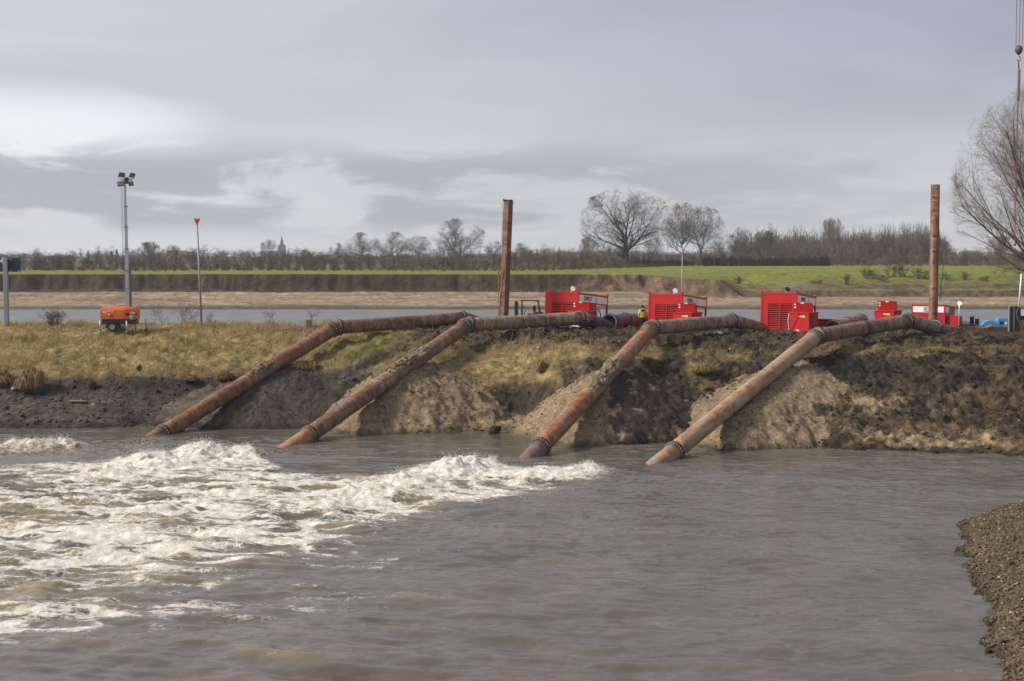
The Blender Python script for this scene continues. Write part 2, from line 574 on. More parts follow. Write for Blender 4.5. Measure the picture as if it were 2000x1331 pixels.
def water_mat(name, base, rough, bscales, foam=False):
    m, t, b = new_mat(name)
    p = geo_pos(t)
    big = NOISE(t, MAPV(t, p, (0.22, 0.30, 1)), 1.0, 4, 0.55)
    c = MIX(t, SMOOTH(t, big, 0.3, 0.7), tuple(x * 0.85 for x in base), tuple(x * 1.2 for x in base))
    b.inputs['Roughness'].default_value = rough
    b.inputs['IOR'].default_value = 1.333
    b.inputs['Specular IOR Level'].default_value = 0.5
    h = None
    for sc, amp, st in bscales:
        n = NOISE(t, MAPV(t, p, (1.0, st, 1.0)), sc, 4, 0.55, 0.4)
        n = M_(t, 'MULTIPLY', n, amp)
        h = n if h is None else M_(t, 'ADD', h, n)
    bm_ = N(t, 'ShaderNodeBump')
    bm_.inputs['Strength'].default_value = 1.0
    bm_.inputs['Distance'].default_value = 1.0
    t.links.new(h, bm_.inputs['Height'])
    t.links.new(bm_.outputs[0], b.inputs['Normal'])
    if not foam:
        t.links.new(c, b.inputs['Base Color'])
        return m
    f = N(t, 'ShaderNodeAttribute', attribute_name='foam').outputs['Fac']
    silt = N(t, 'ShaderNodeAttribute', attribute_name='silt').outputs['Fac']
    c = MIX(t, silt, c, (0.235, 0.180, 0.105))
    t.links.new(c, b.inputs['Base Color'])
    warp = N(t, 'ShaderNodeVectorMath', operation='ADD')
    wn = N(t, 'ShaderNodeTexNoise')
    wn.inputs['Scale'].default_value = 0.9
    wn.inputs['Detail'].default_value = 2
    t.links.new(p, wn.inputs['Vector'])
    ws = N(t, 'ShaderNodeVectorMath', operation='SCALE')
    ws.inputs['Scale'].default_value = 0.9
    t.links.new(wn.outputs['Color'], ws.inputs[0])
    t.links.new(p, warp.inputs[0]); t.links.new(ws.outputs[0], warp.inputs[1])
    pw = warp.outputs[0]
    a1 = NOISE(t, MAPV(t, pw, (0.8, 1.7, 1.0)), 1.9, 5, 0.60)
    a2 = NOISE(t, MAPV(t, pw, (0.9, 1.7, 1.0), (3, 9, 1)), 4.6, 5, 0.65)
    n1 = NOISE(t, MAPV(t, pw, (1.0, 1.3, 1.2)), 11.0, 6, 0.70)
    rid = lambda s, k: M_(t, 'SUBTRACT', 1.0, M_(t, 'MULTIPLY', M_(t, 'ABSOLUTE', M_(t, 'SUBTRACT', s, 0.5)), k), None, True)
    web = M_(t, 'ADD', M_(t, 'MULTIPLY', rid(a1, 9.0), 0.55), M_(t, 'MULTIPLY', rid(a2, 8.0), 0.45))
    e = M_(t, 'ADD', M_(t, 'MULTIPLY', f, 1.0), M_(t, 'ADD', M_(t, 'MULTIPLY', M_(t, 'SUBTRACT', web, 0.42), 0.62), M_(t, 'MULTIPLY', M_(t, 'SUBTRACT', n1, 0.5), 0.75)))
    fac = SMOOTH(t, e, 0.34, 0.86)
    fb = N(t, 'ShaderNodeBsdfPrincipled')
    tone = NOISE(t, p, 3.2, 5, 0.6)
    fc = MIX(t, SMOOTH(t, tone, 0.35, 0.7), (0.66, 0.585, 0.475), (0.93, 0.915, 0.885))
    t.links.new(fc, fb.inputs['Base Color'])
    fb.inputs['Roughness'].default_value = 0.6
    fbm_ = N(t, 'ShaderNodeBump')
    fbm_.inputs['Strength'].default_value = 0.9
    fbm_.inputs['Distance'].default_value = 0.14
    t.links.new(n1, fbm_.inputs['Height'])
    t.links.new(fbm_.outputs[0], fb.inputs['Normal'])
    ms = N(t, 'ShaderNodeMixShader')
    t.links.new(fac, ms.inputs[0])
    t.links.new(b.outputs[0], ms.inputs[1])
    t.links.new(fb.outputs[0], ms.inputs[2])
    t.links.new(ms.outputs[0], t.nodes['Material Output'].inputs['Surface'])
    return m


MAT['water'] = water_mat('basin_water', (0.096, 0.085, 0.068), 0.05, [(2.4, 0.018, 1.9), (6.5, 0.008, 1.7)], True)
MAT['river'] = water_mat('river_water', (0.15, 0.148, 0.145), 0.50, [(0.5, 0.004, 2.2)])
MAT['spray'] = mat_plain('spray_white', (0.80, 0.785, 0.76), 0.5, 0, 0.04, 3)
#@@PART2
# ------------------------------------------------------------------ the near bank
PROF_X = np.array([-70.0, -15.0, -8.0, 0.0, 3.0, 14.0, 18.0, 30.0, 75.0])
_L = [(78, -1.3), (83.8, 0), (88.6, 1.95), (89.5, 2.75), (93, 3.9), (97, 4.95), (101, 5.18), (104, 5.0), (109, 3.0), (117, 0.2)]
_M = [(77, -1.3), (82.6, 0), (85.7, 0.9), (87.2, 2.75), (91, 4.2), (95, 5.0), (99, 5.25), (103, 5.1), (108, 3.0), (117, 0.2)]
_C = [(73, -1.3), (79.2, 0), (81.8, 1.4), (85, 3.3), (88.5, 4.55), (93, 5.0), (98, 5.0), (102.5, 4.75), (109, 2.6), (117, 0.2)]
_R = [(68, -1.2), (74.0, 0), (77, 0.95), (82, 2.85), (86, 4.2), (91, 4.85), (96, 5.0), (103, 4.45), (112, 3.6), (120, 0.2)]
_RR = [(66, -1.2), (72.0, 0), (75.5, 0.75), (81.5, 2.75), (86, 4.2), (91, 4.85), (96, 5.0), (103, 4.7), (113, 4.4), (122, 0.2)]
_cols = [_L, _L, _M, _M, _C, _C, _R, _RR, _RR]
PY = np.array([[p[0] for p in c] for c in _cols], float)
PZ = np.array([[p[1] for p in c] for c in _cols], float)


def gauss_px(px, py, cx, cy, rx, ry, ang=0.0):
    dx, dy = px - cx, py - cy
    c, s = math.cos(ang), math.sin(ang)
    u, v = (dx * c + dy * s) / rx, (-dx * s + dy * c) / ry
    return np.exp(-(u * u + v * v))


def bank_base(X, Y):
    X = np.asarray(X, float); Y = np.asarray(Y, float)
    Xw = X + 1.2 * fbm(X * 0.15, Y * 0.15, 5, 2)
    Yw = Y + 0.55 * fbm(X * 0.35, Y * 0.1, 9, 3)
    k = np.clip(np.searchsorted(PROF_X, Xw) - 1, 0, len(PROF_X) - 2)
    f = np.clip((Xw - PROF_X[k]) / (PROF_X[k + 1] - PROF_X[k]), 0, 1)
    f = f * f * (3 - 2 * f)
    z = np.full(X.shape, -1.3)
    nP = PY.shape[1]
    for i in range(nP - 1):
        y0 = PY[k, i] * (1 - f) + PY[k + 1, i] * f
        y1 = PY[k, i + 1] * (1 - f) + PY[k + 1, i + 1] * f
        z0 = PZ[k, i] * (1 - f) + PZ[k + 1, i] * f
        z1 = PZ[k, i + 1] * (1 - f) + PZ[k + 1, i + 1] * f
        t = (Yw - y0) / (y1 - y0)
        m = (t >= 0) & ((t < 1) | (i == nP - 2))
        z = np.where(m, z0 + (z1 - z0) * np.minimum(t, 1), z)
    return z


def grass_density(px, py, X, Y):
    left = sm(px, 860, 740) * sm(py, 742, 728) * sm(py, 600, 632)
    bare = gauss_px(px, py, 610, 645, 130, 9) * 0.9 + gauss_px(px, py, 740, 700, 120, 13, -0.42) * 1.1 + gauss_px(px, py, 690, 742, 90, 20) \
        + gauss_px(px, py, 560, 760, 120, 26)
    mid = gauss_px(px, py, 930, 718, 95, 30) * 1.2 + gauss_px(px, py, 1040, 700, 150, 16) * 0.9 + gauss_px(px, py, 1130, 688, 130, 11) * 0.5 \
        + gauss_px(px, py, 1000, 738, 110, 12) * 0.8 + gauss_px(px, py, 830, 735, 40, 20) * 0.5
    cl = gauss_px(px, py, 1368, 728, 26, 22) * 1.2 + gauss_px(px, py, 1820, 694, 34, 7) * 1.3 + gauss_px(px, py, 1300, 690, 70, 9) * 0.45 \
        + gauss_px(px, py, 1440, 700, 60, 8) * 0.5 + gauss_px(px, py, 1650, 690, 80, 10) * 0.35
    n = fbm(X * 0.5, Y * 0.7, 21, 4)
    d = left * (1 - np.clip(bare, 0, 1)) + mid + cl
    return np.clip(d + 0.35 * n * (d > 0.05), 0, 1.2)


def bank_fields(X, Y):
    """height, albedo and grass density of the bank"""
    z = bank_base(X, Y)
    px, py = to_px(X, Y, z)
    g = grass_density(px, py, X, Y)
    above = sm(z, -0.3, 0.4)
    leftness = sm(px, 900, 600)
    rough = (1 - 0.75 * np.clip(g, 0, 1)) * above
    # churned mud on the right, clotted beach on the left
    mud = 0.34 * (ridged(X * 0.42, Y * 0.95, 41, 4) - 0.5) + 0.26 * fbm(X * 1.1, Y * 2.0, 47, 4) + 0.17 * (ridged(X * 2.2, Y * 3.2, 51, 3) - 0.5) + 0.10 * fbm(X * 4.5, Y * 5.0, 53, 2)
    beach = 0.09 * fbm(X * 1.4, Y * 2.4, 61, 4) + 0.09 * (ridged(X * 2.4, Y * 3.8, 63, 3) - 0.5) + 0.06 * fbm(X * 4.5, Y * 5.5, 65, 2)
    z = z + rough * (mud * (1 - leftness) * 1.45 + beach * leftness)
    z = z + above * np.clip(g, 0, 1) * (0.30 * fbm(X * 0.7, Y * 0.9, 71, 3) + 0.20 * fbm(X * 2.0, Y * 2.2, 73, 3))
    # wheel ruts on the right flank and the dug scar between the first two pipes
    rut = gauss_px(px, py, 1930, 735, 16, 60, 0.12) * 0.30 + gauss_px(px, py, 745, 700, 95, 9, -0.42) * 0.45 + gauss_px(px, py, 620, 775, 60, 20) * 0.25 \
        + gauss_px(px, py, 330, 790, 70, 25) * 0.5 + gauss_px(px, py, 280, 818, 38, 12) * 0.55
    z = z - rut * above
    z = z + gauss_px(px, py, 830, 668, 45, 6, -0.3) * 0.25 + gauss_px(px, py, 700, 690, 60, 5, -0.45) * 0.22
    n1 = fbm(X * 0.8, Y * 1.1, 81, 4)
    n2 = fbm(X * 3.0, Y * 3.5, 83, 4)
    t = np.clip(0.42 + 0.75 * n1 + 0.65 * n2, 0, 1)[..., None]
    mudc = np.array([0.014, 0.010, 0.007]) * (1 - t) + np.array([0.088, 0.058, 0.033]) * t
    bc = np.array([0.040, 0.031, 0.025]) * (1 - t) + np.array([0.100, 0.078, 0.060]) * t
    col = mudc * (1 - leftness[..., None]) + bc * leftness[..., None]
    dark = np.clip(gauss_px(px, py, 300, 751, 330, 9) * (0.6 + 0.8 * n1) + gauss_px(px, py, 940, 785, 110, 26) + gauss_px(px, py, 430, 785, 130, 40) * 0.8 + gauss_px(px, py, 1300, 770, 110, 55) * 0.9
                   + gauss_px(px, py, 1600, 715, 150, 20) * 0.7 + gauss_px(px, py, 1700, 730, 120, 22) * 0.7 + gauss_px(px, py, 1560, 690, 90, 20) * 0.6, 0, 1)
    peat = np.array([0.017, 0.013, 0.010]) * (0.7 + 0.9 * t)
    col = col * (1 - dark[..., None]) + peat * dark[..., None]
    sand = gauss_px(px, py, 1720, 800, 62, 22, -0.2) * 1.0 + gauss_px(px, py, 1760, 862, 130, 15, 0.06) * 1.2 + gauss_px(px, py, 1850, 795, 70, 18, -0.5) * 0.6 \
        + gauss_px(px, py, 1930, 865, 90, 14, 0.05) * 1.2 + gauss_px(px, py, 960, 830, 60, 9, 0.1) * 1.6 + gauss_px(px, py, 1620, 800, 80, 30) * 0.5 + gauss_px(px, py, 935, 812, 20, 10) * 1.2
    sand = np.clip(0.75 * sand * (0.85 + 0.9 * n2 + 0.5 * n1), 0, 1)[..., None]
    col = col * (1 - sand) + np.array([0.225, 0.165, 0.095]) * (0.7 + 0.6 * t) * sand
    dry = np.clip(gauss_px(px, py, 1700, 680, 190, 16) * 0.7 + gauss_px(px, py, 1900, 700, 110, 25) * 0.5 + gauss_px(px, py, 1150, 675, 140, 14) * 0.6, 0, 1) * np.clip(0.5 + n2 + n1, 0, 1)
    col = col * (1 - 0.75 * dry[..., None]) + np.array([0.155, 0.108, 0.052]) * 0.75 * dry[..., None]
    gg = np.clip(g, 0, 1)[..., None]
    green = 0.6 * np.clip(gauss_px(px, py, 690, 690, 130, 22) + gauss_px(px, py, 760, 668, 90, 12), 0, 1)[..., None]
    gcol = np.array([0.25, 0.195, 0.085]) * (0.7 + 0.6 * t)
    gcol = gcol * (1 - green) + np.array([0.125, 0.135, 0.030]) * green
    col = col * (1 - gg) + gcol * gg
    wet = sm(z + 0.15 * n2, 0.45, 0.05)[..., None]
    col = col * (1 - 0.6 * wet)
    return z, col, g


def seg_lin(*parts):
    out = []
    for a, b, d in parts:
        out.append(np.arange(a, b, d))
    return np.concatenate(out + [np.array([parts[-1][1]])])


bx = seg_lin((-70, -38, 2.0), (-38, -33, 0.5), (-33, 31, 0.105), (31, 42, 0.4), (42, 75, 2.0))
by = seg_lin((66, 71, 0.8), (71, 101, 0.105), (101, 108, 0.25), (108, 124, 0.8))
BX, BY = np.meshgrid(bx, by)
BZ, BCOL, BG = bank_fields(BX, BY)
bank = link('near_bank', grid_mesh('near_bank', BX, BY, BZ, BCOL, None, False), MAT['bank'])
tag(bank, 'muddy river bank with dry grass on the left', None, None, 'structure')


def ground(X, Y):
    """height of the bank mesh at a point"""
    return float(bank_fields(np.array([[float(X)]]), np.array([[float(Y)]]))[0][0, 0])


# ------------------------------------------------------------------ pipe routes (needed for the heaps)
PR = 0.46
ROUTE = {
    1: [at(300, 858, 81.0), at(655, 640, 93.0), at(908, 622, 100.0), at(960, 640, 104.0)],
    2: [at(562, 879, 76.3), at(912, 635, 92.0), at(1140, 622, 97.0), at(1205, 645, 100.5)],
    3: [at(1028, 904, 71.5), at(1272, 641, 88.0), at(1432, 627, 94.0), at(1505, 648, 98.0)],
    4: [at(1275, 916, 69.7), at(1594, 657, 86.0), at(1775, 627, 92.0), at(1880, 656, 98.0)],
}
HEAP_P = []; HEAP_C = []


def heap(name, label, k, t_ap, dz, slope, ex, off, colfn, size, dark_side=0.0):
    """a conical heap tipped under pipe k; apex near the pipe axis at fraction t_ap"""
    a, b = ROUTE[k][0], ROUTE[k][1]
    ap = a.lerp(b, t_ap) + Vector((off[0], off[1], dz))
    n = int(2 * size / 0.085)
    xs = np.linspace(-size, size, n)
    X, Y = np.meshgrid(ap.x + xs, ap.y + xs)
    dx, dy = (X - ap.x) / ex[0], (Y - ap.y) / ex[1]
    ang = np.arctan2(dy, dx)
    r = np.sqrt(dx * dx + dy * dy + 0.25) - 0.35
    r = r * (1 + 0.16 * fbm(np.cos(ang) * 1.6 + 5, np.sin(ang) * 1.6, 100 + k, 3))
    z = ap.z - slope * r - 0.05 * r * r
    # the fill carries the pipe: a ridge right under it
    ux, uy = b.x - a.x, b.y - a.y
    ll = ux * ux + uy * uy
    tt_ = ((X - a.x) * ux + (Y - a.y) * uy) / ll
    lat = np.abs((X - a.x) * uy - (Y - a.y) * ux) / math.sqrt(ll)
    ridge = a.z + (b.z - a.z) * tt_ - 0.36 - 0.62 * (np.sqrt(lat * lat + 1.0) - 0.95) * (1 + 0.25 * fbm(X * 0.9, Y * 0.9, 105 + k, 3))
    ridge = ridge - 9.0 * np.maximum(tt_ - t_ap - 0.10, 0) - 9.0 * 0.07 * np.logaddexp(0, (0.37 + 0.12 * fbm(X * 0.5, Y * 0.5, 107, 3) - tt_) / 0.07)
    z = 0.22 * np.logaddexp(z / 0.22, ridge / 0.22)
    # runnels down the slope
    z = z + np.clip(r * 0.2, 0, 1) * (0.10 * (ridged(ang * 5.0, r * 0.35, 110 + k, 3) - 0.5) + 0.14 * fbm(X * 1.1, Y * 1.1, 120 + k, 4)) + 0.05 * fbm(X * 4, Y * 4, 130 + k, 3)
    z = z + 0.13 * (ridged(X * 1.9, Y * 1.9, 140 + k, 3) - 0.5) + 0.05 * fbm(X * 6.0, Y * 6.0, 145 + k, 2)
    col = colfn(X, Y, z, ang, r, dx, dy)
    gb_ = bank_fields(X, Y)[0]
    kk = 0.30
    cone = z
    z = np.where(gb_ > -0.3, gb_ + kk * np.logaddexp(0, (z - gb_) / kk) - 0.03, z)
    wet = sm(z, 0.40, 0.02)[..., None]
    col = col * (1 - 0.6 * wet)
    V = np.stack([X - ap.x, Y - ap.y, z], 2)
    ok = (cone > gb_ - 0.55) & (z > -0.5)
    V[..., 2] = np.where(ok, z, np.minimum(np.maximum(z, -0.8), gb_ - 0.05))
    ny, nx = X.shape
    i = (np.arange(ny - 1)[:, None] * nx + np.arange(nx - 1)[None, :])
    keep = (ok[:-1, :-1] | ok[1:, :-1] | ok[:-1, 1:] | ok[1:, 1:]).ravel()
    i = i.ravel()[keep]
    F = np.stack([i, i + 1, i + nx + 1, i + nx], 1)
    used, inv = np.unique(F, return_inverse=True)
    me = np_mesh(name, V.reshape(-1, 3)[used], [inv.reshape(F.shape)], False, col.reshape(-1, 3)[used])
    o = link(name, me, MAT['sand'], None, (ap.x, ap.y, 0))
    tag(o, label, 'heap', 'heaps tipped under the pipes')
    sel = rng.choice(np.flatnonzero((ok & (z > 0.0) & (fbm(X * 0.8, Y * 0.8, 150 + k, 3) > -0.05)).ravel()), 1100)
    HEAP_P.append(np.stack([X.ravel()[sel], Y.ravel()[sel], z.ravel()[sel]], 1)); HEAP_C.append(col.reshape(-1, 3)[sel])
    return ap


SAND = np.array([0.215, 0.160, 0.098]); PEAT = np.array([0.040, 0.031, 0.025])


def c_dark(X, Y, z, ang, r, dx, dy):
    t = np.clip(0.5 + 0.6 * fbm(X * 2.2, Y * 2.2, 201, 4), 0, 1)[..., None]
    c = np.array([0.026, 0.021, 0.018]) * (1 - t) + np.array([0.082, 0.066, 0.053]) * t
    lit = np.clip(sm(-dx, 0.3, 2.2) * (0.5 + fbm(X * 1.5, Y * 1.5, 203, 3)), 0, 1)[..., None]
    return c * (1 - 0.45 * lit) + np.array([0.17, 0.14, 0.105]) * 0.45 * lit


def mix_sand(k, amt, bias):
    def f(X, Y, z, ang, r, dx, dy):
        n = fbm(X * 1.3, Y * 1.3, 210 + k, 4) + 0.7 * fbm(X * 5, Y * 5, 215 + k, 3) + 0.5 * fbm(ang * 4, r * 0.5, 218 + k, 3)
        m = np.clip(sm(n + bias(X, Y, z, dx, dy), 0.15, 0.75), 0, 1)[..., None] * amt
        t = np.clip(0.5 + 0.6 * fbm(X * 2.5, Y * 2.5, 220 + k, 4), 0, 1)[..., None]
        s = SAND * (0.70 + 0.55 * t)
        return s * (1 - m) + PEAT * (0.7 + 0.7 * t) * m
    return f


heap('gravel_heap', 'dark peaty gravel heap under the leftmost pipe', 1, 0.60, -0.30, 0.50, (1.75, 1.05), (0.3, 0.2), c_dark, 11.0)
heap('sand_heap', 'brown sand heap streaked with soil under the second pipe from the left', 2, 0.62, 0.10, 0.64, (1.12, 1.0), (-0.3, 0.35),
     mix_sand(2, 0.75, lambda X, Y, z, dx, dy: -0.30 + 0.35 * sm(dx, 0.0, 1.5)), 10.5)
heap('sand_heap', 'sand heap half covered in black soil under the third pipe from the left', 3, 0.60, 0.02, 0.66, (1.05, 0.95), (-0.7, 0.4),
     mix_sand(3, 1.0, lambda X, Y, z, dx, dy: -0.45 + 1.5 * sm(dx, 0.2, 1.1)), 10.5)
heap('sand_heap', 'broad pale sand heap under the rightmost pipe', 4, 0.70, -0.25, 0.52, (1.45, 0.95), (0.6, 0.7),
     mix_sand(4, 0.95, lambda X, Y, z, dx, dy: -0.75 + 1.8 * sm(-dy, 2.2, 3.6) * sm(dx, 0.5, 1.2)), 11.5)

# ------------------------------------------------------------------ water of the basin
wx = seg_lin((-70, -34, 1.5), (-34, 9, 0.074), (9, 29, 0.11), (29, 75, 1.5))
wy = seg_lin((12, 33, 1.0), (33, 44, 0.10), (44, 80, 0.08), (80, 86, 0.14), (86, 96, 1.0))
WX, WY = np.meshgrid(wx, wy)
wpx, wpy = to_px(WX, WY, np.zeros_like(WX))
yu = np.interp(wpx, [-300, 0, 180, 260, 400, 510, 560, 640, 720, 800, 900, 1000, 1100, 1190, 1240],
               [905, 908, 904, 893, 884, 893, 915, 930, 925, 915, 905, 915, 918, 920, 935])
yl = np.interp(wpx, [-300, 0, 150, 300, 450, 600, 800, 1000, 1190, 1240], [1290, 1275, 1250, 1205, 1150, 1090, 1030, 974, 938, 934])
mid = np.clip((wpy - yu) / np.maximum(yl - yu, 1), -1, 2)
inside = sm(wpy, yu - 8, yu + 14) * sm(mid, 1.15, 0.55) * sm(wpx, 1215, 1120)
boil = np.zeros_like(WX)
BOILS = [  # px, py, rx, ry, height
    (40, 881, 85, 11, 0.50), (118, 878, 48, 9, 0.50), (400, 893, 60, 14, 0.62), (468, 892, 40, 11, 0.55), (300, 906, 70, 14, 0.48),
    (215, 928, 80, 14, 0.30), (900, 922, 70, 16, 0.58), (948, 914, 34, 11, 0.50), (800, 950, 70, 16, 0.45), (735, 968, 70, 17, 0.40),
    (1060, 932, 75, 10, 0.36), (1140, 924, 50, 8, 0.36), (640, 985, 80, 14, 0.18), (460, 960, 90, 14, 0.2), (350, 1000, 110, 16, 0.16), (120, 985, 110, 18, 0.16)]
# boils are placed on the water at their real spots
for cx, cy, rx, ry, h in BOILS:
    boil = np.maximum(boil, h * gauss_px(wpx, wpy, cx, cy, rx, ry, -0.05))
flow = 0.35 * fbm(WX * 0.25, WY * 0.25, 301, 3)
sx, sy = WX * 0.42 + flow * 2, WY * 1.5 + flow * 2.5 + WX * 0.16
web = ridged(sx * 1.1, sy * 1.2, 311, 4)
patch = fbm(WX * 0.22, WY * 0.50 + WX * 0.06, 321, 4)
foam = inside * (0.40 + 0.95 * (web - 0.55) * 1.7 + 0.55 * patch) + np.clip(boil * 1.4, 0, 0.72)
skirt = sm(mid, 2.0, 0.7) * sm(mid, 0.0, 0.3) * sm(wpx, 1250, 900)
foam = foam + 0.26 * skirt * np.clip(web - 0.58, 0, 1) * 4 * np.clip(0.5 + patch, 0, 1)
# thin foam lines that drift off to the near left
foam = foam + 0.60 * sm(wpx, 1100, 300) * sm(wpy, 1360, 1200) * sm(wpy, 1000, 1100) * np.clip(web - 0.60, 0, 1) * 5 * np.clip(0.25 + patch, 0, 1)
foam = np.clip(foam, 0, 1.2) * sm(WY, 84, 80)
turb = np.clip(inside + boil * 2, 0, 1)
spik = ridged(WX * 0.9 + flow, WY * 1.7, 331, 4)
spik2 = fbm(WX * 4.5, WY * 4.5, 341, 3)
calm = sm(WY, 84, 78)
amod = np.clip(0.75 + 0.9 * fbm(WX * 0.10, WY * 0.16, 345, 3), 0.25, 1.7)
wz = 0.075 * fbm(WX * 0.30 + 0.1 * WY, WY * 0.70, 351, 3) + 0.048 * amod * fbm(WX * 0.9 - 0.25 * WY, WY * 1.9, 361, 3) * (0.45 + 0.55 * calm) \
    + 0.044 * amod * (ridged(WX * 0.55 + WY * 0.35, WY * 1.5 - WX * 0.25, 371, 3) - 0.5) + 0.044 * amod * (ridged(WX * 1.25 + 0.5 * WY, WY * 2.9 - 0.3 * WX, 377, 3, 0.6) - 0.5) + 0.012 * fbm(WX * 2.4 + WY * 0.5, WY * 4.2, 375, 2)
wz = wz + (0.35 + 0.65 * sm(wpx, 1700, 1000)) * sm(wpy, 900, 1060) * (0.17 * fbm(WX * 0.36, WY * 0.85 + 0.2 * WX, 381, 3) + 0.05 * (ridged(WX * 0.6 - 0.2 * WY, WY * 1.3 + 0.25 * WX, 383, 3) - 0.5))
wz = wz + turb * (0.20 * (spik - 0.5) + 0.14 * fbm(WX * 0.7, WY * 1.2, 391, 3) + 0.025 * spik2)
wz = wz + boil * (0.62 + 0.55 * (spik - 0.35) + 0.55 * fbm(WX * 1.6, WY * 1.8, 397, 3) + 0.22 * spik2)
wz = wz * sm(WX, -70, -40) * sm(WX, 75, 40)
crest = np.clip(wz - 0.06, 0, 0.12) / 0.12
silt = np.clip(0.9 * turb * np.clip(0.35 + 0.9 * fbm(WX * 0.6, WY * 1.1, 401, 3), 0, 1) + 0.45 * crest * sm(wpx, 1800, 1000), 0, 1)
fine_m = np.ones_like(foam)
water = link('basin_water', grid_mesh('basin_water', WX, WY, wz, None, {'foam': foam, 'silt': silt}), MAT['water'])
tag(water, 'grey brown water churned white by the pipe outlets', None, None, 'structure')

# spray: loose drops thrown up by the boils
OCT_V = np.array([[1, 0, 0], [-1, 0, 0], [0, 1, 0], [0, -1, 0], [0, 0, 1], [0, 0, -1]], float)
OCT_F = np.array([[0, 2, 4], [2, 1, 4], [1, 3, 4], [3, 0, 4], [2, 0, 5], [1, 2, 5], [3, 1, 5], [0, 3, 5]])


def scatter_oct(P, size, cols=None, squash=(1, 1, 1), jit=0.25):
    n = len(P)
    V = OCT_V[None] * (1 + jit * rng.uniform(-1, 1, (n, 6, 1))) * np.asarray(size).reshape(n, 1, 1) * np.array(squash)[None, None] 
    a = rng.uniform(0, 6.28, n)
    c, s = np.cos(a)[:, None], np.sin(a)[:, None]
    x, y = V[..., 0] * c - V[..., 1] * s, V[..., 0] * s + V[..., 1] * c
    tx = rng.uniform(-0.6, 0.6, n)[:, None]
    V = np.stack([x, y + tx * V[..., 2], V[..., 2] - tx * y], 2) + P[:, None, :]
    F = OCT_F[None] + (np.arange(n) * 6)[:, None, None]
    C = None if cols is None else np.repeat(cols, 6, axis=0)
    return V.reshape(-1, 3), F.reshape(-1, 3), C


def water_z_at(X, Y):
    ix = np.clip(np.searchsorted(wx, X), 0, len(wx) - 1)
    iy = np.clip(np.searchsorted(wy, Y), 0, len(wy) - 1)
    return wz[iy, ix]


pts = []; szs = []
for (cx, cy, rx, ry, h) in BOILS:
    if h < 0.3:
        continue
    n = int(3200 * h * (rx / 60))
    c = at(cx, cy, 10.2 * FPX / (cy - 500.0))
    sxm = rx / FPX * c.y * 0.75
    sym = ry / FPX * c.y * c.y / 10.2 * 0.5
    x = c.x + rng.normal(0, sxm * 0.75, n)
    y = c.y + rng.normal(0, sym * 0.7, n)
    z0 = water_z_at(x, y)
    z = z0 + np.abs(rng.exponential(0.05 + 0.10 * h, n)) * np.clip(z0 * 1.6 + 0.15, 0.05, 1.0)
    pts.append(np.stack([x, y, z], 1)); szs.append(rng.uniform(0.006, 0.018, n) * rng.uniform(0.6, 1.3, n))
c = at(270, 893, 72.0)      # the plume of fine spray left of the main boil
n = 1300
x = c.x + rng.normal(0, 0.7, n); y = c.y + rng.normal(0, 0.5, n)
pts.append(np.stack([x, y, np.abs(rng.normal(0, 0.55, n)) * np.exp(-((x - c.x) / 1.1) ** 2) + water_z_at(x, y)], 1)); szs.append(rng.uniform(0.005, 0.014, n))
V, F, _ = scatter_oct(np.concatenate(pts), np.concatenate(szs))
spray = link('water_spray', np_mesh('water_spray', V, [F]), MAT['spray'])
tag(spray, 'white spray flying off the boiling water at the pipe outlets', 'spray', None, 'stuff')

# ------------------------------------------------------------------ gravel spit in the right foreground
gx = seg_lin((10.5, 24, 0.10), (24, 45, 1.0)); gy = seg_lin((14, 32, 0.6), (32, 60, 0.11))
GX, GY = np.meshgrid(gx, gy)
XE = np.interp(GY, [10, 34, 36, 40.5, 43, 45.3, 46.3, 47.2, 49, 51, 52.5, 54, 55.5, 57.2], [9.5, 11.8, 12.25, 13.75, 14.3, 14.75, 14.6, 15.4, 15.7, 16.5, 16.75, 17.3, 18.3, 20.2])
dE = np.minimum((GX - XE) * 0.92, (57.9 + 0.05 * (GX - 20) - GY) * 0.8)
dE = dE + 0.35 * fbm(GX * 0.7, GY * 0.7, 501, 4)
GZ = np.where(dE > 0, 0.55 * (1 - np.exp(-np.maximum(dE, 0) / 1.6)) + 0.05 * dE, 0.45 * dE)
GZ = np.maximum(GZ, -0.9) + sm(dE, 0, 0.6) * (0.10 * fbm(GX * 1.5, GY * 1.5, 511, 4) + 0.05 * (ridged(GX * 4, GY * 4, 515, 3) - 0.5))
tt = np.clip(0.5 + 0.6 * fbm(GX * 1.2, GY * 1.2, 521, 4), 0, 1)[..., None]
gcol = np.array([0.060, 0.043, 0.028]) * (1 - tt) + np.array([0.15, 0.112, 0.070]) * tt
gcol = gcol * (1 - 0.5 * sm(GZ, 0.10, 0.0)[..., None])
spit = link('gravel_spit', grid_mesh('gravel_spit', GX, GY, GZ, gcol), MAT['spit'])
tag(spit, 'brown gravel spit at the right edge of the water', None, None, 'structure')
n = 42000
x = rng.uniform(11.5, 21.5, n); y = rng.uniform(32.5, 58.5, n)
ix = np.clip(np.searchsorted(gx, x), 0, len(gx) - 1); iy = np.clip(np.searchsorted(gy, y), 0, len(gy) - 1)
z = GZ[iy, ix]; ok = (z > -0.03) & (x < y * 0.40)
x, y, z = x[ok], y[ok], z[ok]
n = len(x)
k = rng.uniform(0, 1, n)[:, None]
pc = np.array([0.055, 0.038, 0.024]) * (1 - k) + np.array([0.22, 0.165, 0.105]) * k
pc = np.where(rng.uniform(0, 1, n)[:, None] > 0.94, np.array([[0.40, 0.34, 0.27]]), pc) * (0.45 + 0.55 * sm(z, 0.0, 0.12))[:, None]
V, F, C = scatter_oct(np.stack([x, y, z + 0.01], 1), rng.gamma(1.0, 0.016, n) + 0.012, pc * 0.72, (1.2, 1.0, 0.75))
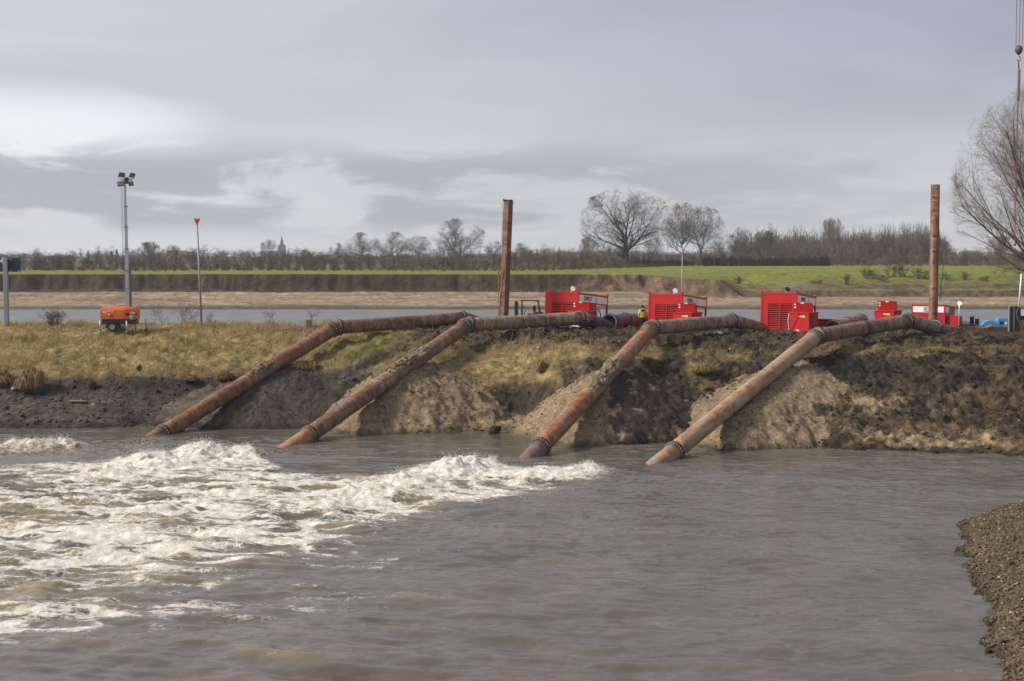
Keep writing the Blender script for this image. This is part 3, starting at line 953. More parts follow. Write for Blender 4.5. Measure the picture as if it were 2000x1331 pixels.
tag(link('gravel', np_mesh('gravel', V, [F], False, C), MAT['pebble']), 'loose brown pebbles lying on the gravel spit', 'gravel', None, 'stuff')

# clods and stones of the churned bank
n = 30000
x = rng.uniform(-32, 31, n); y = rng.uniform(72, 99, n)
z, bc_, g_ = bank_fields(x[None], y[None])
z, bc_, g_ = z[0], bc_[0], g_[0]
pxx, pyy = to_px(x, y, z)
prob = np.clip(1.0 - 1.25 * g_, 0.02, 1) * np.where(y < 96, 1, 0.6)
prob *= np.where((pxx > 1100) & (pyy < 720), 0.8, 1.0)
ok = (z > -0.02) & (rng.uniform(0, 1, n) < prob)
x, y, z, bc_ = x[ok], y[ok], z[ok], bc_[ok]
n = len(x)
sz = np.minimum(rng.gamma(0.9, 0.030, n) + 0.018, 0.22)
cc = bc_ * rng.uniform(0.55, 1.5, n)[:, None]
st = rng.uniform(0, 1, n) > 0.965
cc = np.where(st[:, None], np.array([[0.33, 0.28, 0.22]]) * rng.uniform(0.6, 1.2, n)[:, None], cc)
sz = np.where(st, sz * 0.55, sz)
P_ = np.concatenate([np.stack([x, y, z + sz * 0.2], 1)] + HEAP_P)
hc = np.concatenate(HEAP_C)
hc = np.where(rng.uniform(0, 1, len(hc))[:, None] > 0.45, np.array([[0.035, 0.027, 0.021]]), hc)
cc = np.concatenate([cc, hc * rng.uniform(0.6, 1.3, len(hc))[:, None]])
sz = np.concatenate([sz, np.minimum(rng.gamma(1.1, 0.018, len(hc)) + 0.016, 0.13)])
V, F, C = scatter_oct(P_, sz, cc, (1.25, 1.0, 0.7), 0.45)
tag(link('mud_clods', np_mesh('mud_clods', V, [F], False, C), MAT['clod']), 'dark clods of mud and stones strewn over the bank', 'clods', None, 'stuff')

# ------------------------------------------------------------------ river and far bank
rx_ = seg_lin((-2500, -200, 230), (-200, 200, 4), (200, 2500, 230)); ry_ = seg_lin((104, 290, 3))
RX, RY = np.meshgrid(rx_, ry_)
river = link('river', grid_mesh('river', RX, RY, np.full_like(RX, 1.3)), MAT['river'])
tag(river, 'calm grey river between the two banks', None, None, 'structure')

fx = seg_lin((-3500, -140, 120), (-140, 140, 0.44), (140, 3500, 120))
fy = seg_lin((243, 264, 0.45), (264, 276, 0.16), (276, 300, 0.6), (300, 420, 4), (420, 1200, 60), (1200, 6500, 500))
FX, FY = np.meshgrid(fx, fy)


def far_fields(X, Y):
    edge = 269.5 + 1.0 * fbm(X * 0.05, X * 0.0 + 3, 601, 3) + 0.8 * fbm(X * 0.35, X * 0 + 8, 603, 3)
    # the cliff line steps towards the river on the right before it ends
    edge = edge - 7.0 * sm(X, 16, 38)
    field = 6.72 + 0.0045 * np.clip(Y - 285, 0, 150) + 0.10 * fbm(X * 0.05, Y * 0.05, 605, 2) - 0.9 * sm(X, 22, 40) * sm(Y, 285, 262)
    beach = np.interp(Y, [240, 247, 258, 266, 300], [0.6, 1.3, 2.35, 3.4, 3.6]) + 0.10 * fbm(X * 0.12, Y * 0.3, 607, 4) + 0.06 * fbm(X * 0.6, Y * 0.9, 609, 3)
    talus = 0.9 * np.exp(-((Y - (edge - 0.6)) / 1.1) ** 2) * (0.6 + 0.9 * fbm(X * 0.4, Y * 0.1, 611, 3)) * (0.5 + 1.6 * sm(X, 8, 20))
    low = beach + np.clip(talus, 0, 2)
    rugged = 0.7 * fbm(X * 0.8, Y * 0.25, 613, 3) * (0.4 + 0.9 * sm(X, 10, 24))
    s = sm(Y, edge - 0.9 + rugged, edge + 0.9 + rugged * 0.6)
    cliff = low * (1 - s) + field * s
    # right: grassed slope with a low scarp
    scarp = 262.5 + 1.2 * fbm(X * 0.12, X * 0 + 1, 615, 3)
    sl = np.interp(Y, [240, 247, 256, 262, 285, 330, 420], [0.6, 1.3, 2.3, 2.75, 6.5, 7.35, 7.5]) + 0.9 * sm(Y, scarp - 0.4, scarp + 0.5) * sm(Y, 290, 268)
    sl = sl + 0.30 * fbm(X * 0.22, Y * 0.3, 617, 4) * sm(Y, 258, 264) * sm(Y, 330, 290) + 0.05 * fbm(X * 0.6, Y * 0.9, 609, 3)
    kx = sm(X, 38.5 + 1.5 * fbm(Y * 0.3, X * 0, 619, 2), 43.0)
    z = cliff * (1 - kx) + sl * kx
    z = np.where(Y > 420, 7.3 * sm(Y, 300, 420) + 0 * z, z) if False else z
    n1 = fbm(X * 0.35, Y * 0.35, 621, 4); n2 = fbm(X * 1.2, Y * 1.6, 623, 3)
    t = np.clip(0.5 + 0.6 * n1 + 0.3 * n2, 0, 1)[..., None]
    grass = np.array([0.120, 0.140, 0.018]) * (1 - t) + np.array([0.200, 0.215, 0.035]) * t
    sandc = np.array([0.20, 0.150, 0.098]) * (1 - t) + np.array([0.33, 0.255, 0.170]) * t
    streaks = fbm(X * 0.05, Y * 0.9, 625, 3)
    sandc = sandc * (1 + 0.30 * streaks[..., None]) * (1 - 0.30 * sm(fbm(X * 0.10, Y * 0.45, 633, 4), 0.1, 0.5)[..., None])
    wetb = sm(Y, 250.5 + 2.0 * fbm(X * 0.06, X * 0, 627, 3), 247.0)[..., None]
    sandc = sandc * (1 - 0.6 * wetb)
    rough_ = sm(Y, 330 + 74 * sm(X, 8, 42), 338 + 74 * sm(X, 8, 42))[..., None]
    grass = grass * (1 - rough_) + np.array([0.13, 0.105, 0.062]) * rough_
    vert = 0.55 * fbm(X * 0.7, Y * 0.3, 629, 4) + 0.6 * fbm(X * 0.25, Y * 0.9, 631, 4)
    tc = np.clip(0.45 + 0.55 * vert + 0.3 * n1, 0, 1)[..., None]
    orange = sm(X, 10, 20)[..., None]
    cl = (np.array([0.026, 0.018, 0.014]) * (1 - tc) + np.array([0.098, 0.068, 0.046]) * tc) * (1 - orange) \
        + (np.array([0.040, 0.028, 0.020]) * (1 - tc) + np.array([0.25, 0.168, 0.098]) * tc) * orange
    moss = np.clip(sm(Y, edge - 0.2, edge - 1.6) * (0.1 + 0.9 * n1), 0, 1)[..., None] * (1 - orange)
    cl = cl * (1 - 0.5 * moss) + np.array([0.075, 0.075, 0.030]) * 0.5 * moss
    gs = sm(Y, edge + 0.7 + rugged * 0.6, edge + 1.2 + rugged * 0.6)[..., None]
    ss = sm(Y, edge - 2.2 + 0.8 * n1, edge - 3.2 + 0.8 * n1)[..., None]
    c1 = cl * (1 - gs) + grass * gs
    c1 = c1 * (1 - ss) + sandc * ss
    g2 = sm(Y + 4.0 * n1 + 2 * n2, 266.0, 271.0)[..., None]
    soil = np.array([0.060, 0.044, 0.030]) * (1 - t) + np.array([0.16, 0.115, 0.07]) * t
    s2 = sm(Y + n1, 261.5, 260.0)[..., None]
    scr = np.clip(sm(X, 52, 60) * sm(Y, 285, 276) * sm(Y, 264, 268) * (0.5 + 1.2 * n1), 0, 1)[..., None] * 0.7
    c2 = soil * (1 - g2) + grass * g2
    c2 = c2 * (1 - scr) + np.array([0.085, 0.072, 0.036]) * scr
    lip = (sm(Y, scarp + 0.6, scarp + 0.9) * sm(Y, scarp + 3.0, scarp + 1.5))[..., None] * np.clip(0.6 + n1, 0, 1)[..., None]
    c2 = c2 * (1 - lip) + grass * 0.9 * lip
    c2 = c2 * (1 - s2) + sandc * s2
    kx = kx[..., None]
    return z, c1 * (1 - kx) + c2 * kx


FZ, FC = far_fields(FX, FY)
far = link('far_bank', grid_mesh('far_bank', FX, FY, FZ, FC), MAT['far'])
tag(far, 'far river bank with green field, eroded soil cliff and sand beach', None, None, 'structure')


def far_ground(X, Y):
    return float(far_fields(np.array([[float(X)]]), np.array([[float(Y)]]))[0][0, 0])
#@@PART3
# ------------------------------------------------------------------ pipelines
def pipe_piece(name, parent, p0, p1, mat, r0=PR, r1=None, seg=40, ribs=0):
    """one steel tube; its own z axis runs along the pipe"""
    r1 = r0 if r1 is None else r1
    d = p1 - p0
    L = d.length
    b = MB()
    nseg = max(2, int(L / 0.7))
    prof = [(0, r0 * 0.93), (0, r0)]
    for i in range(1, nseg):
        h = L * i / nseg
        rr = r0 + (r1 - r0) * i / nseg
        if ribs and i % ribs == 0:
            prof += [(h - 0.03, rr), (h - 0.015, rr + 0.012), (h + 0.015, rr + 0.012), (h + 0.03, rr)]
        else:
            prof.append((h, rr))
    prof += [(L, r1), (L, r1 * 0.93)]
    b.lathe((0, 0, 0), (0, 0, 1), prof, seg)
    o = b.build(name, mat, parent)
    q = d.to_track_quat('Z', 'Y')
    o.rotation_mode = 'QUATERNION'
    o.rotation_quaternion = q
    o.location = p0 - parent.location
    return o


def flange(parent, p, axis, r=PR, n=22, name='flange', disc=False):
    """two bolted steel rings; the bolts are a sub-part"""
    axis = axis.normalized()
    ro = r * 1.19
    b = MB()
    ri = 0.0 if disc else r * 0.99
    b.lathe((0, 0, 0), (0, 0, 1), [(-0.075, ri), (-0.075, ro), (-0.008, ro), (-0.008, ro * 0.985), (0.008, ro * 0.985), (0.008, ro), (0.075, ro), (0.075, ri)], 40)
    o = b.build(name, MAT['flange'], parent)
    o.rotation_mode = 'QUATERNION'
    o.rotation_quaternion = axis.to_track_quat('Z', 'Y')
    o.location = p - parent.location
    c = MB()
    for k in range(n):
        a = 2 * math.pi * (k + 0.3) / n
        x, y = math.cos(a) * r * 1.105, math.sin(a) * r * 1.105
        c.tube((x, y, -0.125), (x, y, 0.125), 0.034, 0.034, 6)
    bo = c.build('bolts', MAT['bolt'], o)
    bo['kind'] = 'stuff'
    return o


def clump(name, parent, centre, n, spread, col, size=(0.03, 0.10), lift=0.0, ax=Vector((1, 0, 0))):
    """soil stuck on a pipe"""
    P = np.stack([rng.normal(0, spread[0], n), rng.normal(0, spread[1], n), rng.normal(lift, spread[2], n)], 1)
    axn = np.array(ax.normalized()[:]); sdn = np.array(ax.cross(Vector((0, 0, 1))).normalized()[:]); upn = np.cross(sdn, axn)
    P = P[:, :1] * axn + P[:, 1:2] * sdn + (P[:, 2:3] - 0.9 * P[:, 1:2] ** 2) * upn
    V, F, C = scatter_oct(P, rng.uniform(size[0], size[1], n), np.tile(np.array(col), (n, 1)) * rng.uniform(0.5, 1.4, n)[:, None], (1.2, 1.0, 0.8), 0.4)
    o = link(name, np_mesh(name, V, [F], False, C), MAT['clod'], parent, centre - parent.location)
    o['kind'] = 'stuff'
    return o


def crust(parent, route0, route1, t0, t1, col, seed, cover=1.0):
    """a caked layer of sand lying on the top of the pipe between two fractions of its length"""
    d = (route1 - route0)
    L = d.length
    q = d.to_track_quat('Z', 'Y')
    up = q.inverted() @ Vector((0, 0, 1))
    a_up = math.atan2(up.y, up.x)
    nu, nv = 40, 90
    u = np.linspace(-1.75, 1.75, nu)
    v = np.linspace(t0 * L, t1 * L, nv)
    U, Vv = np.meshgrid(u, v)
    nse = fbm(U * 1.6, Vv * 1.3, seed, 4)
    edge = sm(np.abs(U), 1.7, 0.9) * sm(Vv, t0 * L, t0 * L + 1.0) * sm(Vv, t1 * L, t1 * L - 1.0)
    th = 0.15 * cover * edge * (0.75 + 0.9 * nse + 0.5 * fbm(U * 6, Vv * 6, seed + 3, 3)) - 0.03
    Rr = PR + th
    A = a_up + U
    X, Y = Rr * np.cos(A), Rr * np.sin(A)
    t = np.clip(0.5 + 0.7 * fbm(U * 3, Vv * 3, seed + 5, 3), 0, 1)[..., None]
    c = np.array(col) * (0.55 + 0.7 * t)
    o = link('sand_crust', grid_mesh('sand_crust', X, Y, Vv, c), MAT['sand'], parent)
    o.rotation_mode = 'QUATERNION'
    o.rotation_quaternion = q
    o.location = route0 - parent.location
    o['kind'] = 'stuff'
    return o


def pipeline(k, label, mats, outlet_mat, t_fl, extra=None):
    p = ROUTE[k]
    # distance along the pipe at which the lowest joint sits
    for i_ in range(400):
        q_ = p[0].lerp(p[1], i_ / 400)
        if to_px(q_.x, q_.y, q_.z)[0] >= t_fl:
            break
    t_fl = (q_ - p[0]).length
    root = thing('discharge_pipe', label, 'pipe', (p[0].x, p[0].y, 0), 0, 'four discharge pipes running down the bank')
    d0 = (p[1] - p[0]).normalized(); d1 = (p[2] - p[1]).normalized(); d2 = (p[3] - p[2]).normalized()
    f = p[0] + d0 * t_fl
    pipe_piece('outlet', root, p[0] - d0 * 3.0, f, MAT[outlet_mat], PR * 0.99)
    flange(root, f, d0)
    b0 = p[1] - d0 * 0.30; b1 = p[1] + d1 * 0.26
    pipe_piece('slope_pipe', root, f, b0, MAT[mats[0]], PR, None, 44)
    flange(root, b0, d0)
    # mitred elbow
    el = MB()
    mid_ax = (d0 + d1).normalized()
    rings = []
    for c, ax in ((b0, d0), (p[1], mid_ax), (b1, d1)):
        q = ax.to_track_quat('Z', 'Y')
        rings.append((c, q))
    vs = []
    for c, q in rings:
        vs.append([el.bm.verts.new(c - root.location + q @ Vector((PR * math.cos(2 * math.pi * j / 36), PR * math.sin(2 * math.pi * j / 36), 0))) for j in range(36)])
    for a, b in zip(vs[:-1], vs[1:]):
        for j in range(36):
            el.bm.faces.new((a[j], a[(j + 1) % 36], b[(j + 1) % 36], b[j])).smooth = True
    el.build('elbow', MAT[mats[0]], root)
    flange(root, b1, d1)
    e0 = p[2] - d1 * 0.22; e1 = p[2] + d2 * 0.22
    pipe_piece('crest_pipe', root, b1, e0, MAT[mats[1]], PR * 0.985, None, 44)
    flange(root, e0, d1)
    el2 = MB()
    vs = []
    for c, ax in ((e0, d1), (p[2], (d1 + d2).normalized()), (e1, d2)):
        q = ax.to_track_quat('Z', 'Y')
        vs.append([el2.bm.verts.new(c - root.location + q @ Vector((PR * 0.985 * math.cos(2 * math.pi * j / 36), PR * 0.985 * math.sin(2 * math.pi * j / 36), 0))) for j in range(36)])
    for a, b in zip(vs[:-1], vs[1:]):
        for j in range(36):
            el2.bm.faces.new((a[j], a[(j + 1) % 36], b[(j + 1) % 36], b[j])).smooth = True
    el2.build('elbow', MAT[mats[1]], root)
    pipe_piece('inlet_pipe', root, e1, p[3], MAT[mats[2]], PR * 0.97)
    return root, d0, d1, d2


r1, a0, a1, a2 = pipeline(1, 'reddish rusty pipe running down to the water, leftmost of the four', ('rust_red', 'rust_dark', 'rust_red'), 'rust_red', 321)
r2, b0_, b1_, b2_ = pipeline(2, 'rusty grey-brown pipe with an orange mouth, second of four from the left', ('rust_dark', 'rust_grey', 'rust_soot'), 'outlet_orange', 605)
r3, c0_, c1_, c2_ = pipeline(3, 'orange-red rusty pipe with a violet mouth, third of four from the left', ('rust_orange', 'rust_grey', 'rust_grey'), 'outlet_violet', 1056)
r4, d0_, d1_, d2_ = pipeline(4, 'tan and grey scraped pipe over the pale sand heap, rightmost of four', ('rust_tan', 'rust_dark', 'rust_grey'), 'rust_tan', 1317)
clump('soil_clump', r1, ROUTE[1][0].lerp(ROUTE[1][1], 0.56) + Vector((0, -0.1, 0.42)), 220, (0.55, 0.24, 0.05), (0.05, 0.04, 0.034), (0.02, 0.075), 0.0, ROUTE[1][1] - ROUTE[1][0])
crust(r1, ROUTE[1][0], ROUTE[1][1], 0.50, 0.64, (0.17, 0.135, 0.10), 701, 0.9)
crust(r2, ROUTE[2][0], ROUTE[2][1], 0.52, 0.78, (0.21, 0.165, 0.115), 711, 1.1)
crust(r3, ROUTE[3][0], ROUTE[3][1], 0.44, 0.72, (0.22, 0.175, 0.12), 721, 1.1)
clump('soil_clump', r2, ROUTE[2][0].lerp(ROUTE[2][1], 0.60) + Vector((-0.1, -0.1, 0.5)), 140, (0.7, 0.24, 0.05), (0.045, 0.036, 0.03), (0.02, 0.07), 0.0, ROUTE[2][1] - ROUTE[2][0])
clump('soil_clump', r3, ROUTE[3][0].lerp(ROUTE[3][1], 0.56) + Vector((0, -0.15, 0.45)), 130, (0.8, 0.24, 0.05), (0.06, 0.05, 0.04), (0.02, 0.06), 0.0, ROUTE[3][1] - ROUTE[3][0])
# fourth pipe: strap and second joint on the crest
cm = ROUTE[4][1].lerp(ROUTE[4][2], 0.50)
pc_ = MB().lathe((0, 0, 0), (0, 0, 1), [(-0.10, PR * 0.98), (-0.10, PR * 1.06), (0.10, PR * 1.06), (0.10, PR * 0.98)], 40).build('collar', MAT['flange'], r4)
pc_.rotation_mode = 'QUATERNION'; pc_.rotation_quaternion = d1_.to_track_quat('Z', 'Y'); pc_.location = cm - r4.location
flange(r4, ROUTE[4][2].lerp(ROUTE[4][3], 0.48), d2_)


def stub_pipe(label, p0, p1, mat, fl, r=0.50, name='suction_pipe'):
    root = thing(name, label, 'pipe', tuple(p0), 0, 'flanged pipe lengths behind the bank crest')
    d = p1 - p0
    pipe_piece('tube', root, p0, p1, MAT[mat], r, None, 40, 2)
    for t, disc in fl:
        flange(root, p0 + d * t, d, r, 24, 'flange', disc)
    return root


stub_pipe('violet-brown flanged pipe lying left of the man in yellow', at(1190, 629, 99.5), at(1258, 624, 104.5), 'rust_violet', ((0.02, False), (0.42, False), (0.97, False)))
stub_pipe('brown pipe with wide bolted flange behind the crest of the rightmost pipe', at(1628, 640, 96.5), at(1684, 626, 103.0), 'rust_grey', ((0.03, True), (0.45, False), (0.9, False)), 0.46)
stub_pipe('short tan pipe with two flanges lying in the mud beside the blue machine', at(1888, 655, 99.5), at(1938, 648, 103.5), 'rust_tan', ((0.38, False), (0.52, False), (0.97, False)), 0.46)
stub_pipe('dark flanged pipe end resting between forklift and first red pump', at(1152, 640, 99.0), at(1208, 640, 102.0), 'rust_soot', ((0.95, False),), 0.40)

# ------------------------------------------------------------------ pump sets
YAW = R(-24)


def pump_set(label, px, py, Y, tilt, hood, smoke=False):
    """containerised diesel pump; local x along the louvred end, local y to the back"""
    fl = at(px, py, Y)
    W, L, H = 2.5, 6.06, 2.62
    base = Vector((fl.x, fl.y, fl.z - H))
    root = thing('pump_set', label, 'pump', tuple(base), 0, 'red container pump sets')
    root.rotation_euler = (R(-tilt), 0, YAW)
    P = 0.13
    for x in (0, W - P):
        for y in (0, L - P):
            MB().box((x, y, 0), (x + P, y + P, H), None, 0.012).build('corner_post', MAT['red'], root)
            MB().box((x - 0.02, y - 0.02, H), (x + P + 0.03, y + P + 0.03, H + 0.12), None, 0.015).build('corner_fitting', MAT['red'], root)
    for y in (0.01, L - P + 0.01):
        MB().box((P, y, H - 0.14), (W - P, y + 0.11, H - 0.005)).build('top_rail', MAT['red'], root)
        MB().box((P, y, 0.0), (W - P, y + 0.11, 0.16)).build('bottom_rail', MAT['red'], root)
    for x in (0.01, W - P + 0.01):
        MB().box((x, P, H - 0.14), (x + 0.11, L - P, H - 0.005)).build('top_rail', MAT['red'], root)
        MB().box((x, P, 0.0), (x + 0.11, L - P, 0.16)).build('bottom_rail', MAT['red'], root)
    MB().box((P, P, H - 0.09), (W - P, L - P, H - 0.05)).build('roof', MAT['red'], root)
    MB().box((P, P, 0.02), (W - P, L - P, 0.10)).build('floor_plate', MAT['black_steel'], root)
    # louvred end: frame, dark void behind, slats
    lx0, lx1, lz0, lz1 = 0.52, 2.16, 0.22, 1.88
    e = MB()
    e.box((P, 0.03, 0.16), (lx0, 0.07, H - 0.14)); e.box((lx1, 0.03, 0.16), (W - P, 0.07, H - 0.14))
    e.box((lx0, 0.03, lz1), (lx1, 0.07, H - 0.14)); e.box((lx0, 0.03, 0.16), (lx1, 0.07, lz0))
    e.build('end_panel', MAT['red'], root)
    MB().box((lx0 - 0.02, 0.22, lz0 - 0.02), (lx1 + 0.02, 0.25, lz1 + 0.02)).build('radiator', MAT['dark_inside'], root)
    xm = (lx0 + lx1) / 2
    MB().box((xm - 0.035, 0.005, lz0), (xm + 0.035, 0.06, lz1)).build('mullion', MAT['red'], root)
    sm_ = None
    ns = 13
    for s in range(2):
        for k in range(ns):
            z = lz0 + (k + 0.5) * (lz1 - lz0) / ns
            x0 = lx0 if s == 0 else xm + 0.035
            if sm_ is None:
                mb = MB()
                mb.box((0, -0.01, -0.026), (xm - 0.035 - lx0, 0.008, 0.026), Matrix.Rotation(R(-32), 4, 'X'))
                o = mb.build('slat', MAT['red'], root, (x0, 0.06, z))
                sm_ = o.data
            else:
                link('slat', sm_, None, root, (x0, 0.06, z))
    # left wall (away from the camera side) and right side with banners
    MB().box((0.03, P, 0.16), (0.07, L - P, H - 0.14)).build('side_panel', MAT['red'], root)
    y1 = 3.55
    MB().box((W - 0.07, P, 0.16), (W - 0.03, y1, H - 0.62)).build('side_panel', MAT['red'], root)
    MB().box((W - 0.09, y1, 0.16), (W - 0.01, y1 + 0.09, H - 0.14)).build('door_post', MAT['red'], root)
    MB().box((W - 0.09, y1 + 0.09, H - 0.74), (W - 0.02, L - P, H - 0.64)).build('mid_rail', MAT['red'], root)
    MB().box((W - 0.09, y1 + 0.09, 0.88), (W - 0.02, L - P, 0.98)).build('mid_rail', MAT['red'], root)
    ban = MB().box((W - 0.06, P + 0.10, H - 0.61), (W - 0.012, y1 - 0.04, H - 0.15)).build('banner', MAT['white'], root)
    link('lettering', text_mesh('EIMCO', 0.40), MAT['black'], ban, (W - 0.007, 2.05, H - 0.385), (R(90), 0, R(90)))
    MB().box((W - 0.010, 1.22, H - 0.56), (W - 0.004, 1.36, H - 0.20)).build('logo_bar', MAT['black'], ban)
    MB().box((W - 0.06, y1 + 0.12, H - 0.62), (W - 0.012, L - P - 0.05, H - 0.15)).build('banner', MAT['white'], root)
    MB().box((W - 0.045, 2.5, 0.9), (W - 0.02, 2.56, 1.6)).build('door_handle', MAT['black_steel'], root)
    # engine and pipework seen through the open bay
    en = MB()
    en.box((0.5, 3.6, 0.10), (1.9, 4.6, 1.55), None, 0.06)
    en.tube((1.2, 4.6, 0.9), (1.2, 5.6, 0.9), 0.42, 0.42, 18)
    en.build('engine', MAT['grey_engine'], root)
    MB().path([(1.9, 4.7, 1.7), (2.2, 4.95, 1.55), (2.3, 5.1, 1.25), (2.25, 5.2, 0.9)], 0.035, 6).build('hose', MAT['black_steel'], root)
    # pump casing beside the bay, with a bolted cover
    MB().box((W + 0.02, 4.55, 0.05), (W + 1.45, 5.95, 0.92), None, 0.08).build('pump_casing', MAT['red'], root)
    cf = MB().box((W - 0.0, 4.5, 0.93), (W + 1.5, 6.0, 1.0), None, 0.02).build('casing_cover', MAT['red'], root)
    cb = MB()
    for k in range(9):
        cb.tube((W + 0.08 + k * 0.165, 4.58, 1.0), (W + 0.08 + k * 0.165, 4.58, 1.06), 0.03, 0.03, 6)
    bo = cb.build('bolts', MAT['bolt'], cf); bo['kind'] = 'stuff'
    # exhaust with rain flap
    ex = MB().tube((1.35, 1.6, H - 0.06), (1.35, 1.6, H + 0.16), 0.07, 0.07, 14).build('exhaust', MAT['galv_dark'], root)
    flp = MB().tube((0, 0, 0), (0, 0, 0.02), 0.19, 0.19, 20).build('exhaust_flap', MAT['white'] if hood else MAT['black_steel'], root, (1.45, 1.6, H + 0.30), (R(-62 if hood else -45), R(18), 0))
    return root


pump_set('red container pump with louvred end and white banner, nearest the forklift', 1063, 570, 100.0, 4.2, True)
pump_set('red container pump with louvred end, standing beside the man in yellow', 1265, 574, 100.0, 4.2, True)
pump_set('red container pump with dark exhaust flap, behind the crest between third and fourth pipes', 1485, 571, 96.8, 4.2, False)


def fuel_tank(label, loc, plate=True, hoses=False):
    root = thing('fuel_tank', label, 'tank', loc, R(-35), 'red fuel tanks with raised lids')
    W, D, H = 1.36, 1.55, 1.34
    MB().poly([(0, 0, 0), (W, 0, 0), (W, 0, H), (0, 0, H)], vec=(0, D, 0)).build('body', MAT['red'], root)
    MB().box((-0.05, -0.05, H + 0.002), (W + 0.05, D + 0.03, H + 0.08), None, 0.01).build('rim', MAT['red'], root)
    lid = MB().box((0, -0.03, 0), (W, 0.03, 0.66), None, 0.012).build('lid', MAT['red_shaded'], root, (0, D * 0.42, H + 0.08), (R(9), 0, 0))
    MB().box((0.02, -0.05, 0.60), (W - 0.02, -0.03, 0.655)).build('lid_edge', MAT['red'], lid)
    MB().box((0.06, -0.036, 0.47), (0.20, -0.031, 0.57)).build('sticker', MAT['plate'], lid)
    dm = MB(); dm.tube((0.13, -0.036, 0.33), (0.13, -0.031, 0.33), 0.08, 0.08, 4); dm.build('sticker', MAT['plate'], lid)
    MB().box((0.55, -0.036, 0.58), (0.78, -0.051, 0.66)).build('sticker', MAT['plate'], lid)
    MB().box((-0.09, 0.05, H - 0.32), (-0.002, 0.18, H - 0.02)).build('hinge', MAT['red'], root)
    MB().box((0.62, -0.006, H - 0.22), (0.84, -0.001, H - 0.13)).build('sticker', MAT['yellow_plate'], root)
    MB().box((0.88, -0.006, H - 0.24), (1.06, -0.001, H - 0.12)).build('sticker', MAT['plate'], root)
    if plate:
        pl = MB().box((0.22, -0.010, 0.36), (0.86, -0.001, 0.66)).build('name_plate', MAT['white'], root)
        link('lettering', text_mesh('EIMCO', 0.19), MAT['black'], pl, (0.54, -0.014, 0.50), (R(90), 0, 0))
        ps = MB().box((W + 0.001, 0.45, 0.20), (W + 0.010, 1.15, 0.66)).build('name_plate', MAT['white'], root)
        link('lettering', text_mesh('EIMCO', 0.20), MAT['black'], ps, (W + 0.014, 0.80, 0.43), (R(90), 0, R(90)))
    else:
        MB().box((0.45, -0.008, 0.16), (0.66, -0.001, 0.28)).build('sticker', MAT['plate'], root)
    if hoses:
        MB().path([(-0.05, 0.02, H + 0.05), (-0.10, -0.05, 0.9), (-0.05, -0.05, 0.4), (0.02, -0.04, 0.1)], 0.022, 6).build('hose', MAT['plate'], root)
        MB().path([(0.72, -0.03, H - 0.02), (0.40, -0.04, 0.75), (0.05, -0.04, 0.15)], 0.016, 6).build('hose', MAT['black_steel'], root)
        MB().path([(W + 0.03, 0.6, H + 0.10), (W + 0.05, 0.5, 0.9), (W + 0.06, 0.55, 0.55), (W + 0.05, 0.7, 0.7)], 0.03, 6).build('hose', MAT['wood'], root)
    return root


def on_ground(x, y, dz=0.0):
    return (x, y, ground(x, y) + dz)


o1 = at(1063, 570, 100.0); o2 = at(1265, 574, 100.0); o3 = at(1485, 571, 96.8)
fuel_tank('red fuel tank with raised lid in front of the pump nearest the forklift', (o1.x + 1.62, o1.y - 2.05, 4.98), True)
fuel_tank('red fuel tank with raised lid in front of the pump beside the man in yellow', (o2.x + 1.62, o2.y - 2.05, 4.90), True)
fuel_tank('red fuel tank draped with hoses, raised lid, in front of the pump with dark exhaust', (o3.x + 1.62, o3.y - 2.05, 5.02), False, True)
p = at(1709, 607, 99.0)
fuel_tank('red fuel tank with raised lid standing alone behind the rightmost pipe', (p.x, p.y, p.z - 1.40), False)

# lower red container behind the right-hand pile
p = at(1780, 595, 111.0)
H = 2.7
root = thing('red_container', 'red container with white lettered band behind the round steel pile', 'container', (p.x, p.y, p.z - H), 0)
root.rotation_euler = (R(-3), 0, R(-24))
W, L = 2.55, 6.0
MB().box((0.03, 0.03, 0), (W - 0.03, L - 0.03, H - 0.06)).build('body', MAT['red'], root)
for x in (0, W - 0.12):
    for y in (0, L - 0.12):
        MB().box((x, y, 0), (x + 0.12, y + 0.12, H), None, 0.01).build('corner_post', MAT['red'], root)
MB().box((0.12, 0.0, H - 0.12), (W - 0.12, 0.10, H)).build('top_rail', MAT['red'], root)
MB().box((W - 0.10, 0.12, H - 0.12), (W, L - 0.12, H)).build('top_rail', MAT['red'], root)
bn = MB().box((0.12, 0.0, H - 0.60), (W - 0.12, 0.028, H - 0.14)).build('banner', MAT['white'], root)
sq = MB().box((0.92, -0.005, H - 0.54), (1.42, -0.0005, H - 0.20)).build('print_block', MAT['black'], bn)
link('lettering', text_mesh('GIN', 0.34), MAT['white'], bn, (1.22, -0.012, H - 0.37), (R(90), 0, 0))
MB().box((W - 0.028, 0.14, H - 0.60), (W, 1.6, H - 0.14)).build('banner', MAT['white'], root)
MB().box((W - 0.03, 1.75, H - 0.60), (W, 2.4, H - 0.14)).build('banner', MAT['white'], root)
MB().box((W + 0.02, 0.25, 0.0), (W + 1.05, 2.2, H - 0.82), None, 0.03).build('side_locker', MAT['red'], root)

